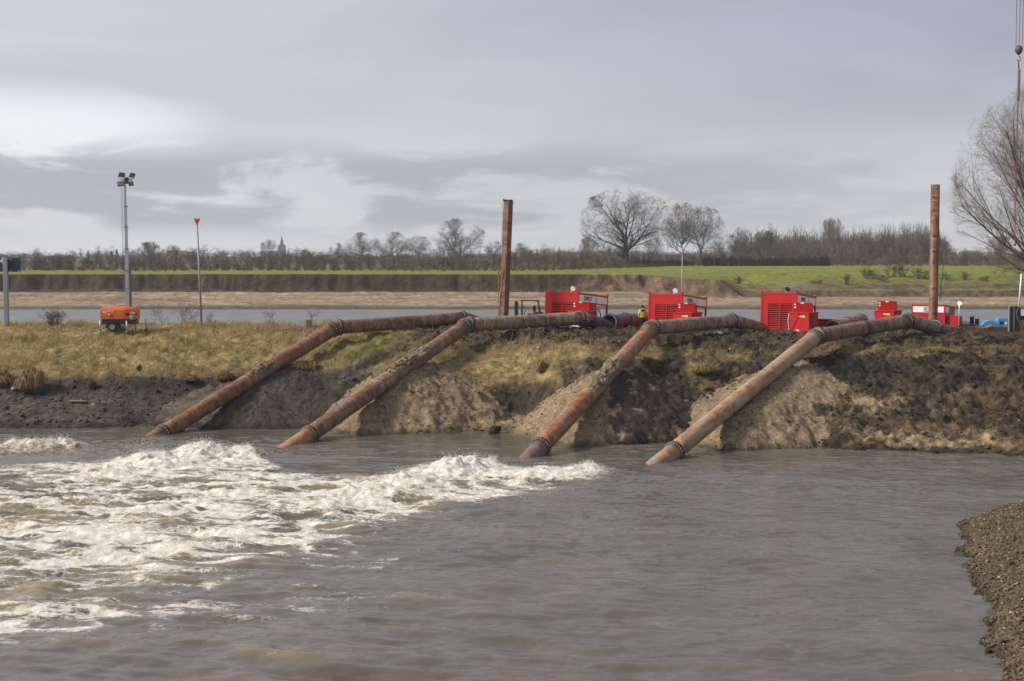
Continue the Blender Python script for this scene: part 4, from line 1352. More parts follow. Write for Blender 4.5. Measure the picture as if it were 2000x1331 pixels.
# ------------------------------------------------------------------ man in yellow
def skin_mesh(name, verts, edges, radii, subdiv=1):
    me = bpy.data.meshes.new(name)
    me.from_pydata(verts, edges, [])
    o = bpy.data.objects.new('tmp_skin', me)
    COL.objects.link(o)
    o.modifiers.new('s', 'SKIN')
    for i, r in enumerate(radii):
        v = me.skin_vertices[0].data[i]
        v.radius = r if isinstance(r, tuple) else (r, r)
        v.use_root = (i == 0)
    sb = o.modifiers.new('d', 'SUBSURF'); sb.levels = subdiv; sb.render_levels = subdiv
    dg = bpy.context.evaluated_depsgraph_get()
    out = bpy.data.meshes.new_from_object(o.evaluated_get(dg))
    out.name = name
    bpy.data.objects.remove(o)
    for f in out.polygons:
        f.use_smooth = True
    return out


pp = at(1255, 640, 100.5)
mx, my = pp.x, 100.5
man = thing('person', 'person in yellow high-visibility jacket and dark cap seen from behind', 'person', (mx, my, ground(mx, my) - 0.02), R(10))
body_v = [(0, 0, 0.95), (0, 0, 1.15), (0, 0.01, 1.38), (0, 0.02, 1.50), (0, 0.04, 1.60), (0, 0.05, 1.72),
          (0.10, 0, 0.88), (0.11, -0.01, 0.50), (0.11, 0.02, 0.09), (0.12, 0.14, 0.04), (-0.10, 0, 0.88), (-0.11, -0.01, 0.50), (-0.11, 0.02, 0.09), (-0.12, 0.14, 0.04),
          (0.19, 0, 1.42), (0.25, -0.02, 1.16), (0.24, 0.10, 0.92), (0.235, 0.13, 0.82), (-0.19, 0, 1.42), (-0.25, -0.02, 1.16), (-0.24, 0.10, 0.92), (-0.235, 0.13, 0.82)]
body_e = [(0, 1), (1, 2), (2, 3), (3, 4), (4, 5), (0, 6), (6, 7), (7, 8), (8, 9), (0, 10), (10, 11), (11, 12), (12, 13), (2, 14), (14, 15), (15, 16), (16, 17), (2, 18), (18, 19), (19, 20), (20, 21)]
body_r = [(0.14, 0.11), (0.14, 0.11), (0.15, 0.11), 0.06, 0.085, 0.075, 0.09, 0.065, 0.045, 0.045, 0.09, 0.065, 0.045, 0.045, 0.06, 0.048, 0.036, 0.034, 0.06, 0.048, 0.036, 0.034]
link('body', skin_mesh('body', body_v, body_e, body_r, 2), MAT['skin'], man)
jk_v = [(0, 0, 0.86), (0, 0, 1.10), (0, 0.01, 1.38), (0, 0.02, 1.52), (0.20, 0, 1.42), (0.265, -0.02, 1.16), (0.25, 0.10, 0.93), (-0.20, 0, 1.42), (-0.265, -0.02, 1.16), (-0.25, 0.10, 0.93)]
jk_e = [(0, 1), (1, 2), (2, 3), (2, 4), (4, 5), (5, 6), (2, 7), (7, 8), (8, 9)]
jacket = link('jacket', skin_mesh('jacket', jk_v, jk_e, [(0.215, 0.17), (0.20, 0.16), (0.21, 0.155), 0.085, 0.095, 0.085, 0.068, 0.095, 0.085, 0.068], 2), MAT['yellow'], man)
yk = [(0, -0.02, 1.36), (0, -0.015, 1.46), (0.14, -0.02, 1.43), (-0.14, -0.02, 1.43)]
link('shoulder_yoke', skin_mesh('yoke', yk, [(0, 1), (1, 2), (1, 3)], [(0.20, 0.165), (0.14, 0.12), 0.085, 0.085], 2), MAT['navy'], jacket)
for zz in (0.98, 1.20):
    MB().lathe((0, 0, zz), (0, 0, 1), [(-0.025, 0.222), (0.025, 0.222)], 24).build('reflective_band', MAT['reflex'], jacket).scale = (1.0, 0.80, 1)
tr_v = [(0, 0, 0.98), (0.10, 0, 0.86), (0.11, -0.01, 0.50), (0.11, 0.02, 0.12), (-0.10, 0, 0.86), (-0.11, -0.01, 0.50), (-0.11, 0.02, 0.12)]
link('trousers', skin_mesh('trousers', tr_v, [(0, 1), (1, 2), (2, 3), (0, 4), (4, 5), (5, 6)], [(0.16, 0.13), 0.115, 0.088, 0.075, 0.115, 0.088, 0.075], 2), MAT['navy'], man)
for sx_ in (-1, 1):
    link('boot', skin_mesh('boot', [(sx_ * 0.115, 0.0, 0.12), (sx_ * 0.115, 0.02, 0.05), (sx_ * 0.12, 0.16, 0.045)], [(0, 1), (1, 2)], [0.065, 0.06, 0.05], 2), MAT['black'], man)
MB().lathe((0, 0.045, 1.64), (0, 0, 1), [(0, 0.112), (0.06, 0.115), (0.12, 0.09), (0.15, 0.04), (0.155, 0.001)], 20).build('cap', MAT['navy'], man)

# ------------------------------------------------------------------ forklift
p = at(1003, 620, 103.5)
fk = thing('forklift', 'dark forklift with overhead guard behind the second pipe', 'forklift', (p.x, p.y, ground(p.x + 1, p.y)), R(-6))
zt = p.z + 1.18 - fk.location.z     # height of the guard above the ground there
zt = max(zt, 2.0)
MB().box((0.55, -0.55, 0.25), (2.05, 0.55, 0.95), None, 0.08).build('chassis', MAT['orange'], fk)
MB().box((1.45, -0.52, 0.95), (2.15, 0.52, 1.20), None, 0.08).build('counterweight', MAT['black_steel'], fk)
for yy in (-0.42, 0.38):
    MB().box((0.12, yy, 0.05), (0.26, yy + 0.09, zt - 0.03)).build('mast_rail', MAT['black_steel'], fk)
MB().box((0.27, -0.40, 0.3), (0.31, 0.40, zt - 0.08)).build('mast_plate', MAT['black_steel'], fk)
for yy in (-0.30, 0.20):
    MB().box((-0.95, yy, 0.08), (0.12, yy + 0.10, 0.13)).build('fork', MAT['black_steel'], fk)
for xx, z0 in ((0.62, 0.9), (1.95, 1.1)):
    for yy in (-0.50, 0.44):
        xe = xx + (0.0 if xx < 1 else -0.18)
        MB().tube((xx, yy + 0.03, z0), (xe, yy + 0.03, zt), 0.035, 0.035, 8).build('guard_post', MAT['black_steel'], fk)
MB().box((0.55, -0.52, zt), (1.85, 0.52, zt + 0.06), None, 0.02).build('roof_guard', MAT['black_steel'], fk)
MB().box((1.05, -0.28, 0.96), (1.55, 0.28, 1.08)).build('seat', MAT['navy'], fk)
MB().box((1.45, -0.26, 1.2), (1.60, 0.26, 1.65), None, 0.05).build('backrest', MAT['navy'], fk)
MB().tube((0.75, 0, 0.95), (0.90, 0, 1.35), 0.03, 0.03, 8).build('steering_column', MAT['galv_dark'], fk)
for xx, rr in ((0.62, 0.33), (1.85, 0.27)):
    for yy in (-0.60, 0.42):
        MB().lathe((xx, yy, rr), (0, 1, 0), [(0, 0.02), (0, rr * 0.8), (0.03, rr), (0.15, rr), (0.18, rr * 0.8), (0.18, 0.02)], 20).build('wheel', MAT['rubber'], fk)
MB().tube((0.66, -0.46, 1.2), (0.66, -0.46, 1.45), 0.045, 0.045, 8).build('warning_light', MAT['orange'], fk)

# ------------------------------------------------------------------ steel piles
pb = at(983, 640, 99.0)
ptop = at(993, 392, 99.5)
gz = ground(pb.x, pb.y)
pl = thing('steel_pile', 'leaning rusty steel box pile standing beside the forklift', 'pile', (pb.x, pb.y, gz))
dirp = (ptop - Vector((pb.x, pb.y, pb.z))).normalized()
base_p = Vector((pb.x, pb.y, pb.z)) - dirp * 1.2 - pl.location
top_p = ptop - pl.location
Lp = (top_p - base_p).length
b = MB()
prof = []
for k in range(8):
    a = math.pi / 4 * k + math.pi / 8
    prof.append((0.30 * math.cos(a), 0.30 * math.sin(a)))
b.poly([(x, y, 0) for x, y in [(-.26, -.2), (-.2, -.26), (.2, -.26), (.26, -.2), (.26, .2), (.2, .26), (-.2, .26), (-.26, .2)]], vec=(0, 0, Lp))
o = b.build('shaft', MAT['pile'], pl, base_p)
o.rotation_mode = 'QUATERNION'; o.rotation_quaternion = dirp.to_track_quat('Z', 'Y')
MB().box((-0.29, -0.29, 0), (0.29, 0.29, 0.05)).build('cap_plate', MAT['flange'], pl, top_p)
MB().tube(base_p + Vector((-0.36, 0, 1.2)), base_p + Vector((-0.24, 0, 5.3)), 0.03, 0.03, 6).build('guide_rod', MAT['rust_orange'], pl)
MB().path([base_p + Vector((-0.30, -0.05, 5.0)), base_p + Vector((-0.12, -0.05, 7.0)), base_p + Vector((0.04, -0.05, Lp - 1.2)), base_p + Vector((-0.02, -0.05, Lp - 0.1))], 0.014, 5).build('cable', MAT['rope'], pl)
MB().tube(top_p + Vector((-0.33, -0.1, -0.02)), top_p + Vector((-0.33, -0.1, 0.12)), 0.06, 0.05, 8).build('shackle', MAT['black_steel'], pl)
MB().tube(base_p + Vector((-0.95, -0.35, 1.55)), base_p + Vector((0.95, -0.35, 1.48)), 0.022, 0.022, 6).build('cross_rod', MAT['flange'], pl)

pb = at(1822, 650, 100.0); ptop = at(1827, 361, 100.0)
p2 = thing('steel_pile', 'tall round steel pipe pile with drilled holes on the right', 'pile', (pb.x, pb.y, ground(pb.x, pb.y)))
bz = -1.0
top_l = ptop.z - p2.location.z
dxp = ptop.x - pb.x
b = MB().lathe((0, 0, bz), (0, 0, 1), [(0, 0.31), (top_l - bz, 0.31), (top_l - bz, 0.29), (top_l - bz - 0.4, 0.29)], 32)
o = b.build('shaft', MAT['pile'], p2)
for py in (385, 411, 461, 491, 514, 563, 613):
    q = at(1824, py, 99.68)
    MB().tube((q.x - p2.location.x - 0.02, q.y - p2.location.y - 0.0, q.z - p2.location.z), (q.x - p2.location.x - 0.02, q.y - p2.location.y + 0.03, q.z - p2.location.z), 0.06, 0.06, 12).build('drilled_hole', MAT['black'], p2)
MB().path([Vector((0.33, 0, top_l - 3.2)), Vector((0.36, -0.1, top_l - 4.6)), Vector((0.62, -0.1, top_l - 5.6)), Vector((0.50, -0.1, top_l - 6.8)), Vector((0.52, -0.1, top_l - 8.0)), Vector((0.42, -0.1, top_l - 8.0)), Vector((0.44, -0.1, top_l - 7.0))], 0.022, 6).build('hanging_rope', MAT['rope'], p2)

# ------------------------------------------------------------------ lighting tower
wl = at(218, 645, 97.5)
lt = thing('lighting_tower', 'orange trailer lighting tower with tall telescopic mast and four lamps', 'lighting tower', (wl.x, wl.y, ground(wl.x + 0.8, wl.y)), R(4))
k = 97.5 / FPX
zb, zt_ = 0.88, 1.72
xl, xr = -0.62, 1.85
hood = MB()
pts_lo = [(xl, -0.60), (xl + 1.6, -0.66), (xr - 0.05, -0.40), (xr, -0.25), (xr, 0.55), (xl, 0.60)]
vl = [hood.bm.verts.new((x, y, zb)) for x, y in pts_lo]
vm = [hood.bm.verts.new((x, y, zt_ - 0.22)) for x, y in pts_lo]
vt = [hood.bm.verts.new((x * 0.93 + 0.05, y * 0.68, zt_)) for x, y in pts_lo]
for a, c in ((vl, vm), (vm, vt)):
    for j in range(6):
        hood.bm.faces.new((a[j], a[(j + 1) % 6], c[(j + 1) % 6], c[j]))
hood.bm.faces.new(vt); hood.bm.faces.new(vl[::-1])
bmesh.ops.bevel(hood.bm, geom=list(hood.bm.edges), offset=0.03, segments=2, affect='EDGES')
hd = hood.build('engine_hood', MAT['orange'], lt)
MB().box((xl + 0.05, -0.56, 0.52), (xr - 0.1, 0.54, zb - 0.005), None, 0.03).build('chassis', MAT['black_steel'], lt)
for (x, z, sx_, sz_, mt) in ((-0.45, 1.30, 0.26, 0.12, 'plate'), (-0.10, 1.36, 0.12, 0.12, 'plate'), (0.12, 1.34, 0.11, 0.14, 'plate'), (-0.10, 1.16, 0.14, 0.11, 'plate'), (0.05, 1.03, 0.22, 0.10, 'black'), (-0.18, 1.42, 0.06, 0.06, 'yellow_plate'), (0.16, 1.44, 0.07, 0.06, 'yellow_plate'), (-0.3, 0.93, 0.05, 0.04, 'yellow_plate')):
    y = -0.60 - 0.06 * (x - xl) / 1.6 - 0.012
    MB().box((x, y, z), (x + sx_, y + 0.010, z + sz_)).build('sticker', MAT[mt], hd)
rot_r = math.atan2(0.26, (xr - 0.05) - (xl + 1.6))
for (u, z, su, sz_, mt) in ((0.42, 1.24, 0.30, 0.13, 'plate'), (0.12, 1.10, 0.22, 0.20, 'black'), (0.76, 1.16, 0.12, 0.10, 'black')):
    MB().box((u, -0.012, z), (u + su, -0.004, z + sz_)).build('sticker' if mt == 'plate' else 'vent', MAT[mt], hd, (xl + 1.6, -0.66, 0), (0, 0, rot_r))
for xw in (0.16,):
    for yy, side in ((-0.66, -1), (0.50, 1)):
        wh = MB().lathe((xw, yy - 0.02, 0.34), (0, 1, 0), [(0, 0.20), (0.0, 0.27), (0.03, 0.335), (0.17, 0.335), (0.20, 0.27), (0.20, 0.20)], 28).build('wheel', MAT['rubber'], lt)
        MB().lathe((xw, yy + 0.01, 0.34), (0, 1, 0), [(0, 0.001), (0, 0.10), (0.03, 0.17), (0.0, 0.21), (0.15, 0.21)], 24).build('rim', MAT['galv'], wh)
fd = MB()
for j in range(6):
    a, c = R(20 + 28 * j), R(20 + 28 * (j + 1))
    fd.poly([(0.16 + 0.43 * math.cos(a), -0.70, 0.34 + 0.43 * math.sin(a)), (0.16 + 0.43 * math.cos(c), -0.70, 0.34 + 0.43 * math.sin(c)),
             (0.16 + 0.40 * math.cos(c), -0.70, 0.34 + 0.40 * math.sin(c)), (0.16 + 0.40 * math.cos(a), -0.70, 0.34 + 0.40 * math.sin(a))], vec=(0, 0.26, 0))
fd.build('mudguard', MAT['black_steel'], lt)
for xx, yy in ((xl - 0.05, -0.5), (1.16, -0.72), (xl - 0.05, 0.5), (1.5, 0.62)):
    MB().tube((xx, yy, 0.0), (xx, yy, 0.78), 0.045, 0.045, 8).tube((xx, yy, 0.0), (xx, yy, 0.03), 0.10, 0.10, 10).build('stabiliser_leg', MAT['galv'], lt)
MB().box((1.18, -0.72, 0.50), (1.25, -0.4, 0.58)).build('outrigger', MAT['galv'], lt)
MB().box((1.70, -0.06, 0.48), (2.65, 0.06, 0.58)).build('drawbar', MAT['galv'], lt)
MB().box((2.55, -0.09, 0.50), (2.95, 0.09, 0.66), None, 0.03).build('coupling', MAT['galv'], lt)
MB().tube((2.35, -0.14, 0.18), (2.35, -0.14, 0.85), 0.035, 0.035, 8).build('jack_post', MAT['galv_dark'], lt)
MB().lathe((2.35, -0.18, 0.12), (0, 1, 0), [(0, 0.02), (0, 0.12), (0.08, 0.12), (0.08, 0.02)], 16).build('jockey_wheel', MAT['rubber'], lt)
MB().tube((2.70, -0.13, 0.47), (2.70, -0.06, 0.47), 0.06, 0.06, 10).build('reflector', MAT['orange'], lt)
MB().lathe((1.45, -0.58, 0.98), (0, 1, 0), [(0, 0.001), (0, 0.17), (0.10, 0.17), (0.10, 0.001)], 18).build('winch', MAT['galv'], lt)
# telescopic mast
mz0 = 1.60
mtop = at(243, 352, 97.5)
Htop = mtop.z - lt.location.z
x0m = 1.12
nsec = 6
hs = [1.60 + (Htop - 1.60) * t for t in (0, 0.16, 0.30, 0.47, 0.64, 0.80, 1.0)]
for i in range(nsec):
    wv = 0.135 - 0.015 * i
    xx = x0m - 0.012 * i
    sec = MB().box((xx - wv, -wv, 0.60 if i == 0 else hs[i] - 0.3), (xx + wv, wv, hs[i + 1])).build('mast_section', MAT['galv'], lt)
    MB().box((xx - wv - 0.03, -wv - 0.02, hs[i + 1] - 0.10), (xx + wv + 0.05, wv + 0.02, hs[i + 1] + 0.002)).build('mast_collar', MAT['galv_dark'], sec)
MB().box((x0m + 0.15, -0.06, 1.55), (x0m + 0.26, 0.06, hs[2])).build('mast_rail', MAT['wood'], lt)
coil = []
for j in range(300):
    a = j * 0.9
    coil.append(Vector((x0m - 0.27 + 0.05 * math.cos(a), -0.05 + 0.05 * math.sin(a), 3.0 + (Htop - 0.5 - 3.0) * j / 299)))
MB().path(coil, 0.012, 4).build('coiled_cable', MAT['black_steel'], lt)
hx = x0m - 0.05
MB().box((hx - 0.02, -0.12, Htop - 0.25), (hx + 0.24, 0.12, Htop + 0.18), None, 0.04).build('lamp_head', MAT['black_steel'], lt)
MB().tube((hx - 0.38, 0, Htop + 0.02), (hx + 0.50, 0, Htop + 0.05), 0.028, 0.028, 8).build('crossbar', MAT['black_steel'], lt)
for (cx, cz, ry, rx_t) in ((-0.20, 0.36, 28, 15), (0.48, 0.34, 52, 20), (-0.28, -0.30, 8, -22), (0.38, -0.26, 62, -12)):
    lamp = thing_l = bpy.data.objects.new('floodlight', None); COL.objects.link(lamp); lamp.parent = lt
    lamp.location = (hx + cx, -0.10, Htop + cz)
    lamp.rotation_euler = (R(rx_t), R(8 if cz > 0 else -8), R(ry))
    MB().poly([(-0.20, -0.10, -0.15), (0.20, -0.10, -0.15), (0.20, -0.10, 0.15), (-0.20, -0.10, 0.15)], vec=(0, 0.10, 0)).build('lamp_housing', MAT['black_steel'], lamp)
    MB().box((-0.13, 0.001, -0.09), (0.13, 0.11, 0.09), None, 0.03).build('lamp_back', MAT['black_steel'], lamp)
    MB().box((-0.17, -0.112, -0.12), (0.17, -0.102, 0.12)).build('lamp_glass', MAT['glass'], lamp)
    zc = 0.22 if cz < 0 else -0.22
    MB().path([(-0.22, -0.04, 0), (-0.22, -0.02, zc), (0.22, -0.02, zc), (0.22, -0.04, 0)], 0.018, 6).build('lamp_bracket', MAT['galv_dark'], lamp)

# ------------------------------------------------------------------ signs and beacons
pb = at(394, 628, 101.0); pt = at(385, 440, 101.0)
mk = thing('river_marker', 'slender pole topped by a red downward triangle on the left bank', 'marker', (pb.x, pb.y, ground(pb.x, pb.y)), 0)
tp = Vector((pt.x - pb.x, 0, pt.z - mk.location.z))
MB().tube((0, 0, -0.2), tp, 0.075, 0.06, 12).build('pole', MAT['galv_dark'], mk)
MB().poly([tp + Vector((-0.22, -0.03, 0.46)), tp + Vector((0.22, -0.03, 0.46)), tp + Vector((0.02, -0.03, -0.06)), tp + Vector((-0.02, -0.03, -0.06))], vec=(0, 0.06, 0)).build('triangle', MAT['red_sign'], mk)

pb = at(13, 628, 100.0); pt = at(14, 504, 100.0)
ks = thing('kilometre_sign', 'black kilometre board with white digits on a grey post at the left edge', 'sign', (pb.x, pb.y, ground(pb.x, pb.y)), 0)
hz = pt.z - ks.location.z
MB().box((-0.15, -0.13, -0.3), (0.15, 0.13, hz), None, 0.02).build('post', MAT['galv_dark'], ks)
bd = MB().box((-2.1, 0.16, hz - 0.98), (1.0, 0.20, hz - 0.02)).build('board', MAT['navy_sign'], ks)
link('lettering', text_mesh('154', 0.62), MAT['plate'], bd, (-0.62, 0.152, hz - 0.24), (R(90), 0, 0))
MB().box((-0.15, 0.131, hz - 0.14), (0.45, 0.158, hz - 0.08)).build('bracket', MAT['galv_dark'], ks)
MB().box((-0.15, 0.131, hz - 0.94), (0.45, 0.158, hz - 0.88)).build('bracket', MAT['galv_dark'], ks)
MB().box((0.80, 0.150, hz - 0.94), (0.94, 0.158, hz - 0.88)).build('sticker', MAT['plate'], bd)

pb = at(1332, 600, 106.0); pt = at(1331, 476, 106.0)
gb = thing('beacon_pole', 'thin pale pole with green top standing behind the middle red pump', 'beacon', (pb.x, pb.y, ground(pb.x, pb.y)), 0)
hz = pt.z - gb.location.z
MB().tube((0, 0, -0.2), (0, 0, hz), 0.045, 0.04, 10).build('pole', MAT['galv_dark'], gb)
MB().lathe((0, 0, hz - 0.05), (0, 0, 1), [(0, 0.05), (0.05, 0.12), (0.32, 0.12), (0.40, 0.03), (0.40, 0.001)], 14).build('green_top', MAT['green_top'], gb)

# work lamp, lit
pb = at(1873, 640, 105.0); pt = at(1874, 590, 105.0)
wk = thing('work_lamp', 'lit yellow work lamp on a thin pale post beside the red container', 'lamp', (pb.x, pb.y, ground(pb.x, pb.y)), 0)
hz = pt.z - wk.location.z
MB().tube((0, 0, -0.1), (0, 0, hz), 0.035, 0.03, 8).build('post', MAT['galv'], wk)
MB().box((-0.10, -0.10, hz), (0.10, 0.06, hz + 0.22), None, 0.02).build('lamp_housing', MAT['galv_dark'], wk)
MB().lathe((0.0, -0.06, hz - 0.22), (0, 0, 1), [(0, 0.001), (0.03, 0.09), (0.12, 0.11), (0.20, 0.07), (0.20, 0.001)], 14).build('bulb', MAT['glow'], wk)

# ------------------------------------------------------------------ blue machine and its dark deck
pb = at(1916, 652, 108.0)
bl = thing('blue_machine', 'light blue trailer machine with rounded mudguard at the right river side', 'machine', (pb.x, pb.y, pb.z), R(-8))
k = 108.0 / FPX
fd = MB()
for j in range(7):
    a, c = R(10 + 160 * j / 7), R(10 + 160 * (j + 1) / 7)
    f_ = lambda r_, t: (0.62 + r_ * math.cos(t), -0.30, 0.30 + r_ * math.sin(t))
    fd.poly([f_(0.72, a), f_(0.72, c), f_(0.48, c), f_(0.48, a)], vec=(0, 0.9, 0))
fd.build('mudguard', MAT['blue'], bl)
wh = MB().lathe((0.62, -0.26, 0.28), (0, 1, 0), [(0, 0.02), (0, 0.36), (0.04, 0.45), (0.24, 0.45), (0.28, 0.36), (0.28, 0.02)], 22).build('wheel', MAT['rubber'], bl)
MB().poly([(1.16, -0.25, 0.22), (2.02, -0.25, 0.22), (2.02, -0.25, 1.10), (1.94, -0.25, 1.18), (1.22, -0.25, 1.18), (1.16, -0.25, 1.0)], vec=(0, 0.9, 0)).build('engine_box', MAT['blue'], bl)
MB().box((1.30, -0.262, 0.72), (1.62, -0.252, 0.95)).build('sticker', MAT['black'], bl)
MB().box((1.64, -0.262, 0.70), (1.86, -0.252, 0.92)).build('sticker', MAT['plate'], bl)
MB().box((-0.1, -0.20, 0.0), (2.1, 0.6, 0.18)).build('frame', MAT['blue_dark'], bl)
pb = at(1885, 652, 112.0)
dk = thing('deck_barge', 'dark blue low deck with black bollards moored beyond the crest', 'barge', (pb.x, pb.y, 0.9), R(-4))
zt_ = at(1885, 634, 112.0).z - 0.9
MB().box((-1.2, -0.2, 0.0), (7.5, 5.5, zt_), None, 0.08).build('hull', MAT['blue_dark'], dk)
for x, h in ((0.55, 0.62), (0.95, 0.45), (-0.5, 0.4)):
    MB().lathe((x, 0.2, zt_), (0, 0, 1), [(-0.02, 0.15), (h * 0.85, 0.15), (h * 0.85, 0.19), (h, 0.19), (h, 0.001)], 14).build('bollard', MAT['black_steel'], dk)

# ------------------------------------------------------------------ truck tail at the right edge
pb = at(1969, 652, 95.0)
tk = thing('flatbed_truck', 'black tailgate and pale side board of a flatbed truck cut by the right edge', 'truck', (pb.x, pb.y, ground(pb.x + 1, pb.y)), R(0))
hz = at(1969, 599, 95.0).z - tk.location.z
MB().box((0.0, -0.05, 0.05), (0.10, 0.08, hz), None, 0.02).build('tail_post', MAT['galv_dark'], tk)
MB().poly([(0.11, -0.02, 0.10), (0.80, -0.02, 0.10), (0.80, -0.02, hz - 0.10), (0.60, -0.02, hz), (0.11, -0.02, hz)], vec=(0, 0.1, 0)).build('tailgate', MAT['black_steel'], tk)
MB().box((0.33, -0.05, 0.12), (0.40, -0.022, hz - 0.05)).build('tail_strip', MAT['wood'], tk)
sb_ = MB().box((0.82, -0.05, hz - 0.62), (7.5, 0.05, hz - 0.22)).build('side_board', MAT['white'], tk)
link('lettering', text_mesh('EIMCO', 0.34), MAT['black'], sb_, (1.75, -0.055, hz - 0.42), (R(90), 0, 0))
MB().box((0.80, 0.06, hz - 0.95), (7.5, 2.3, hz - 0.63)).build('bed', MAT['black_steel'], tk)
MB().box((0.82, -0.04, hz - 1.28), (7.5, 0.04, hz - 0.96)).build('underrun_board', MAT['wood'], tk)
for x in (1.7, 3.0, 6.0):
    MB().lathe((x, 0.1, 0.46), (0, 1, 0), [(0, 0.02), (0, 0.36), (0.05, 0.47), (0.25, 0.47), (0.30, 0.36), (0.30, 0.02)], 22).build('wheel', MAT['rubber'], tk)
MB().path([(0.62, -0.06, hz - 0.15), (0.48, -0.08, hz - 0.45), (0.60, -0.08, hz - 0.85), (0.78, -0.08, hz - 1.2)], 0.025, 6).build('hanging_strap', MAT['wood'], tk)
ptp = at(1995, 535, 95.2)
wp = MB().tube((0.72, 0.12, hz - 0.1), (ptp.x - tk.location.x, 0.2, ptp.z - tk.location.z), 0.05, 0.045, 10).build('white_pole', MAT['plastic_white'], tk)
MB().tube((ptp.x - tk.location.x, 0.2, ptp.z - tk.location.z + 0.002), (ptp.x - tk.location.x, 0.2, ptp.z - tk.location.z + 0.06), 0.06, 0.06, 10).build('red_tip', MAT['red_sign'], wp)

# ------------------------------------------------------------------ crane hook and ropes hanging into the picture
YH = 92.0
hk = at(1990, 98, YH)
cr = thing('crane_hook', 'rusty crane hook block with a long chain hanging from wire ropes', 'crane hook', tuple(hk))
for dx in (-0.19, 0.02, 0.21):
    MB().tube((dx, 0, 0.1), (dx * 1.25, 0, 16.0), 0.022, 0.022, 6).build('wire_rope', MAT['rope'], cr)
MB().lathe((0, 0, -0.30), (0, 0, 1), [(0, 0.05), (0.06, 0.14), (0.24, 0.24), (0.42, 0.25), (0.54, 0.15), (0.60, 0.05), (0.60, 0.001)], 18).build('hook_block', MAT['hook'], cr)
MB().path([Vector((0, 0, -0.28)), Vector((0.02, 0, -0.42)), Vector((0.13, 0, -0.52)), Vector((0.10, 0, -0.66)), Vector((-0.03, 0, -0.70)), Vector((-0.12, 0, -0.60))], 0.04, 8).build('hook', MAT['galv_dark'], cr)
MB().tube((0.0, 0, -0.66), (0.02, 0, -1.15), 0.035, 0.05, 8).build('shackle', MAT['hook'], cr)
zb_ = at(1990, 475, YH).z - hk.z
link_mb = MB()
ring = [Vector((0.05 * math.cos(a), 0, 0.085 * math.sin(a))) for a in np.linspace(0, 2 * math.pi, 9)]
link_mb.path(ring, 0.018, 5)
lk0 = link_mb.build('chain_link', MAT['chain'], cr, (0, 0, -1.22))
nl = int((-zb_ - 1.22) / 0.135)
for j in range(1, min(nl, 100)):
    link('chain_link', lk0.data, None, cr, (0.0, 0, -1.22 - 0.135 * j), (0, 0, R(90) * (j % 2)))
for j in range(16):       # doubled upper part of the chain
    link('chain_link', lk0.data, None, cr, (0.10, 0, -1.28 - 0.125 * j), (0, 0, R(45) + R(90) * (j % 2)))
MB().lathe((0, 0, zb_ + 0.02), (0, 0, 1), [(-0.22, 0.03), (-0.18, 0.09), (0.0, 0.06), (0.10, 0.02)], 10).build('end_shackle', MAT['rust_orange'], cr)

# ------------------------------------------------------------------ small things on the bank
pb = at(603, 636, 100.5)
tag(MB().box((-0.20, -0.20, -0.4), (0.20, 0.20, 0.55), None, 0.03).build('timber_post', MAT['wood'], None, on_ground(pb.x, pb.y)), 'short thick weathered timber post on the crest left of the pipes', 'post')
for i, (px, py, Y, lab) in enumerate(((1342, 664, 89.5, 'brown timber block under the crest part of the third pipe'), (1322, 667, 89.0, 'left-hand brown timber block under the crest part of the third pipe'))):
    q = at(px, py, Y)
    zz = ground(q.x, q.y)
    tag(MB().box((-0.28, -0.25, -0.25), (0.28, 0.25, 0.55), None, 0.03).build('timber_block', MAT['wood'], None, (q.x, q.y, zz), (0, 0, R(12 + 20 * i))), lab, 'block')
for i, (px, py, Y, rz, lab) in enumerate(((1040, 652, 94.5, 8, 'dark plank lying below the crest part of the second pipe'), (1065, 647, 95.5, -6, 'pale plank lying behind a dark one below the second pipe'), (152, 782, 86.8, 3, 'brown plank lying on the dark beach at left'))):
    q = at(px, py, Y)
    tag(MB().box((-0.5, -0.14, -0.02), (0.5, 0.14, 0.06), None, 0.01).build('plank', MAT['wood'] if i else MAT['black_steel'], None, (q.x, q.y, ground(q.x, q.y) + 0.07), (R(4), R(2), R(rz))), lab, 'plank')
for i, (px, py, Y, lab) in enumerate(((1403, 643, 92.5, 'white plastic canister under the crest part of the third pipe'), (30, 752, 88.3, 'white plastic bottle lying at the foot of the big dry tussock'))):
    q = at(px, py, Y)
    r_ = 0.16 if i == 0 else 0.09
    tag(MB().lathe((0, 0, 0), (1, 0, 0.1), [(-0.25, 0.001), (-0.25, r_), (0.15, r_), (0.22, r_ * 0.4), (0.30, r_ * 0.4), (0.30, 0.001)], 14).build('plastic_bottle', MAT['plastic_white'], None, (q.x, q.y, ground(q.x, q.y) + r_), (0, 0, R(15 + 40 * i))), lab, 'bottle')
q = at(966, 838, 81.6)
V, F, C = scatter_oct(np.array([[0, 0, 0.0], [0.2, 0.1, 0.1], [-0.2, 0.0, -0.05]]), np.array([0.40, 0.26, 0.25]), np.tile(np.array([[0.02, 0.017, 0.015]]), (3, 1)), (1, 1, 0.85), 0.3)
tag(link('boulder', np_mesh('boulder', V, [F], False, C), MAT['clod'], None, (q.x, q.y, 0.12)), 'dark boulder at the water edge between second and third pipes', 'boulder')
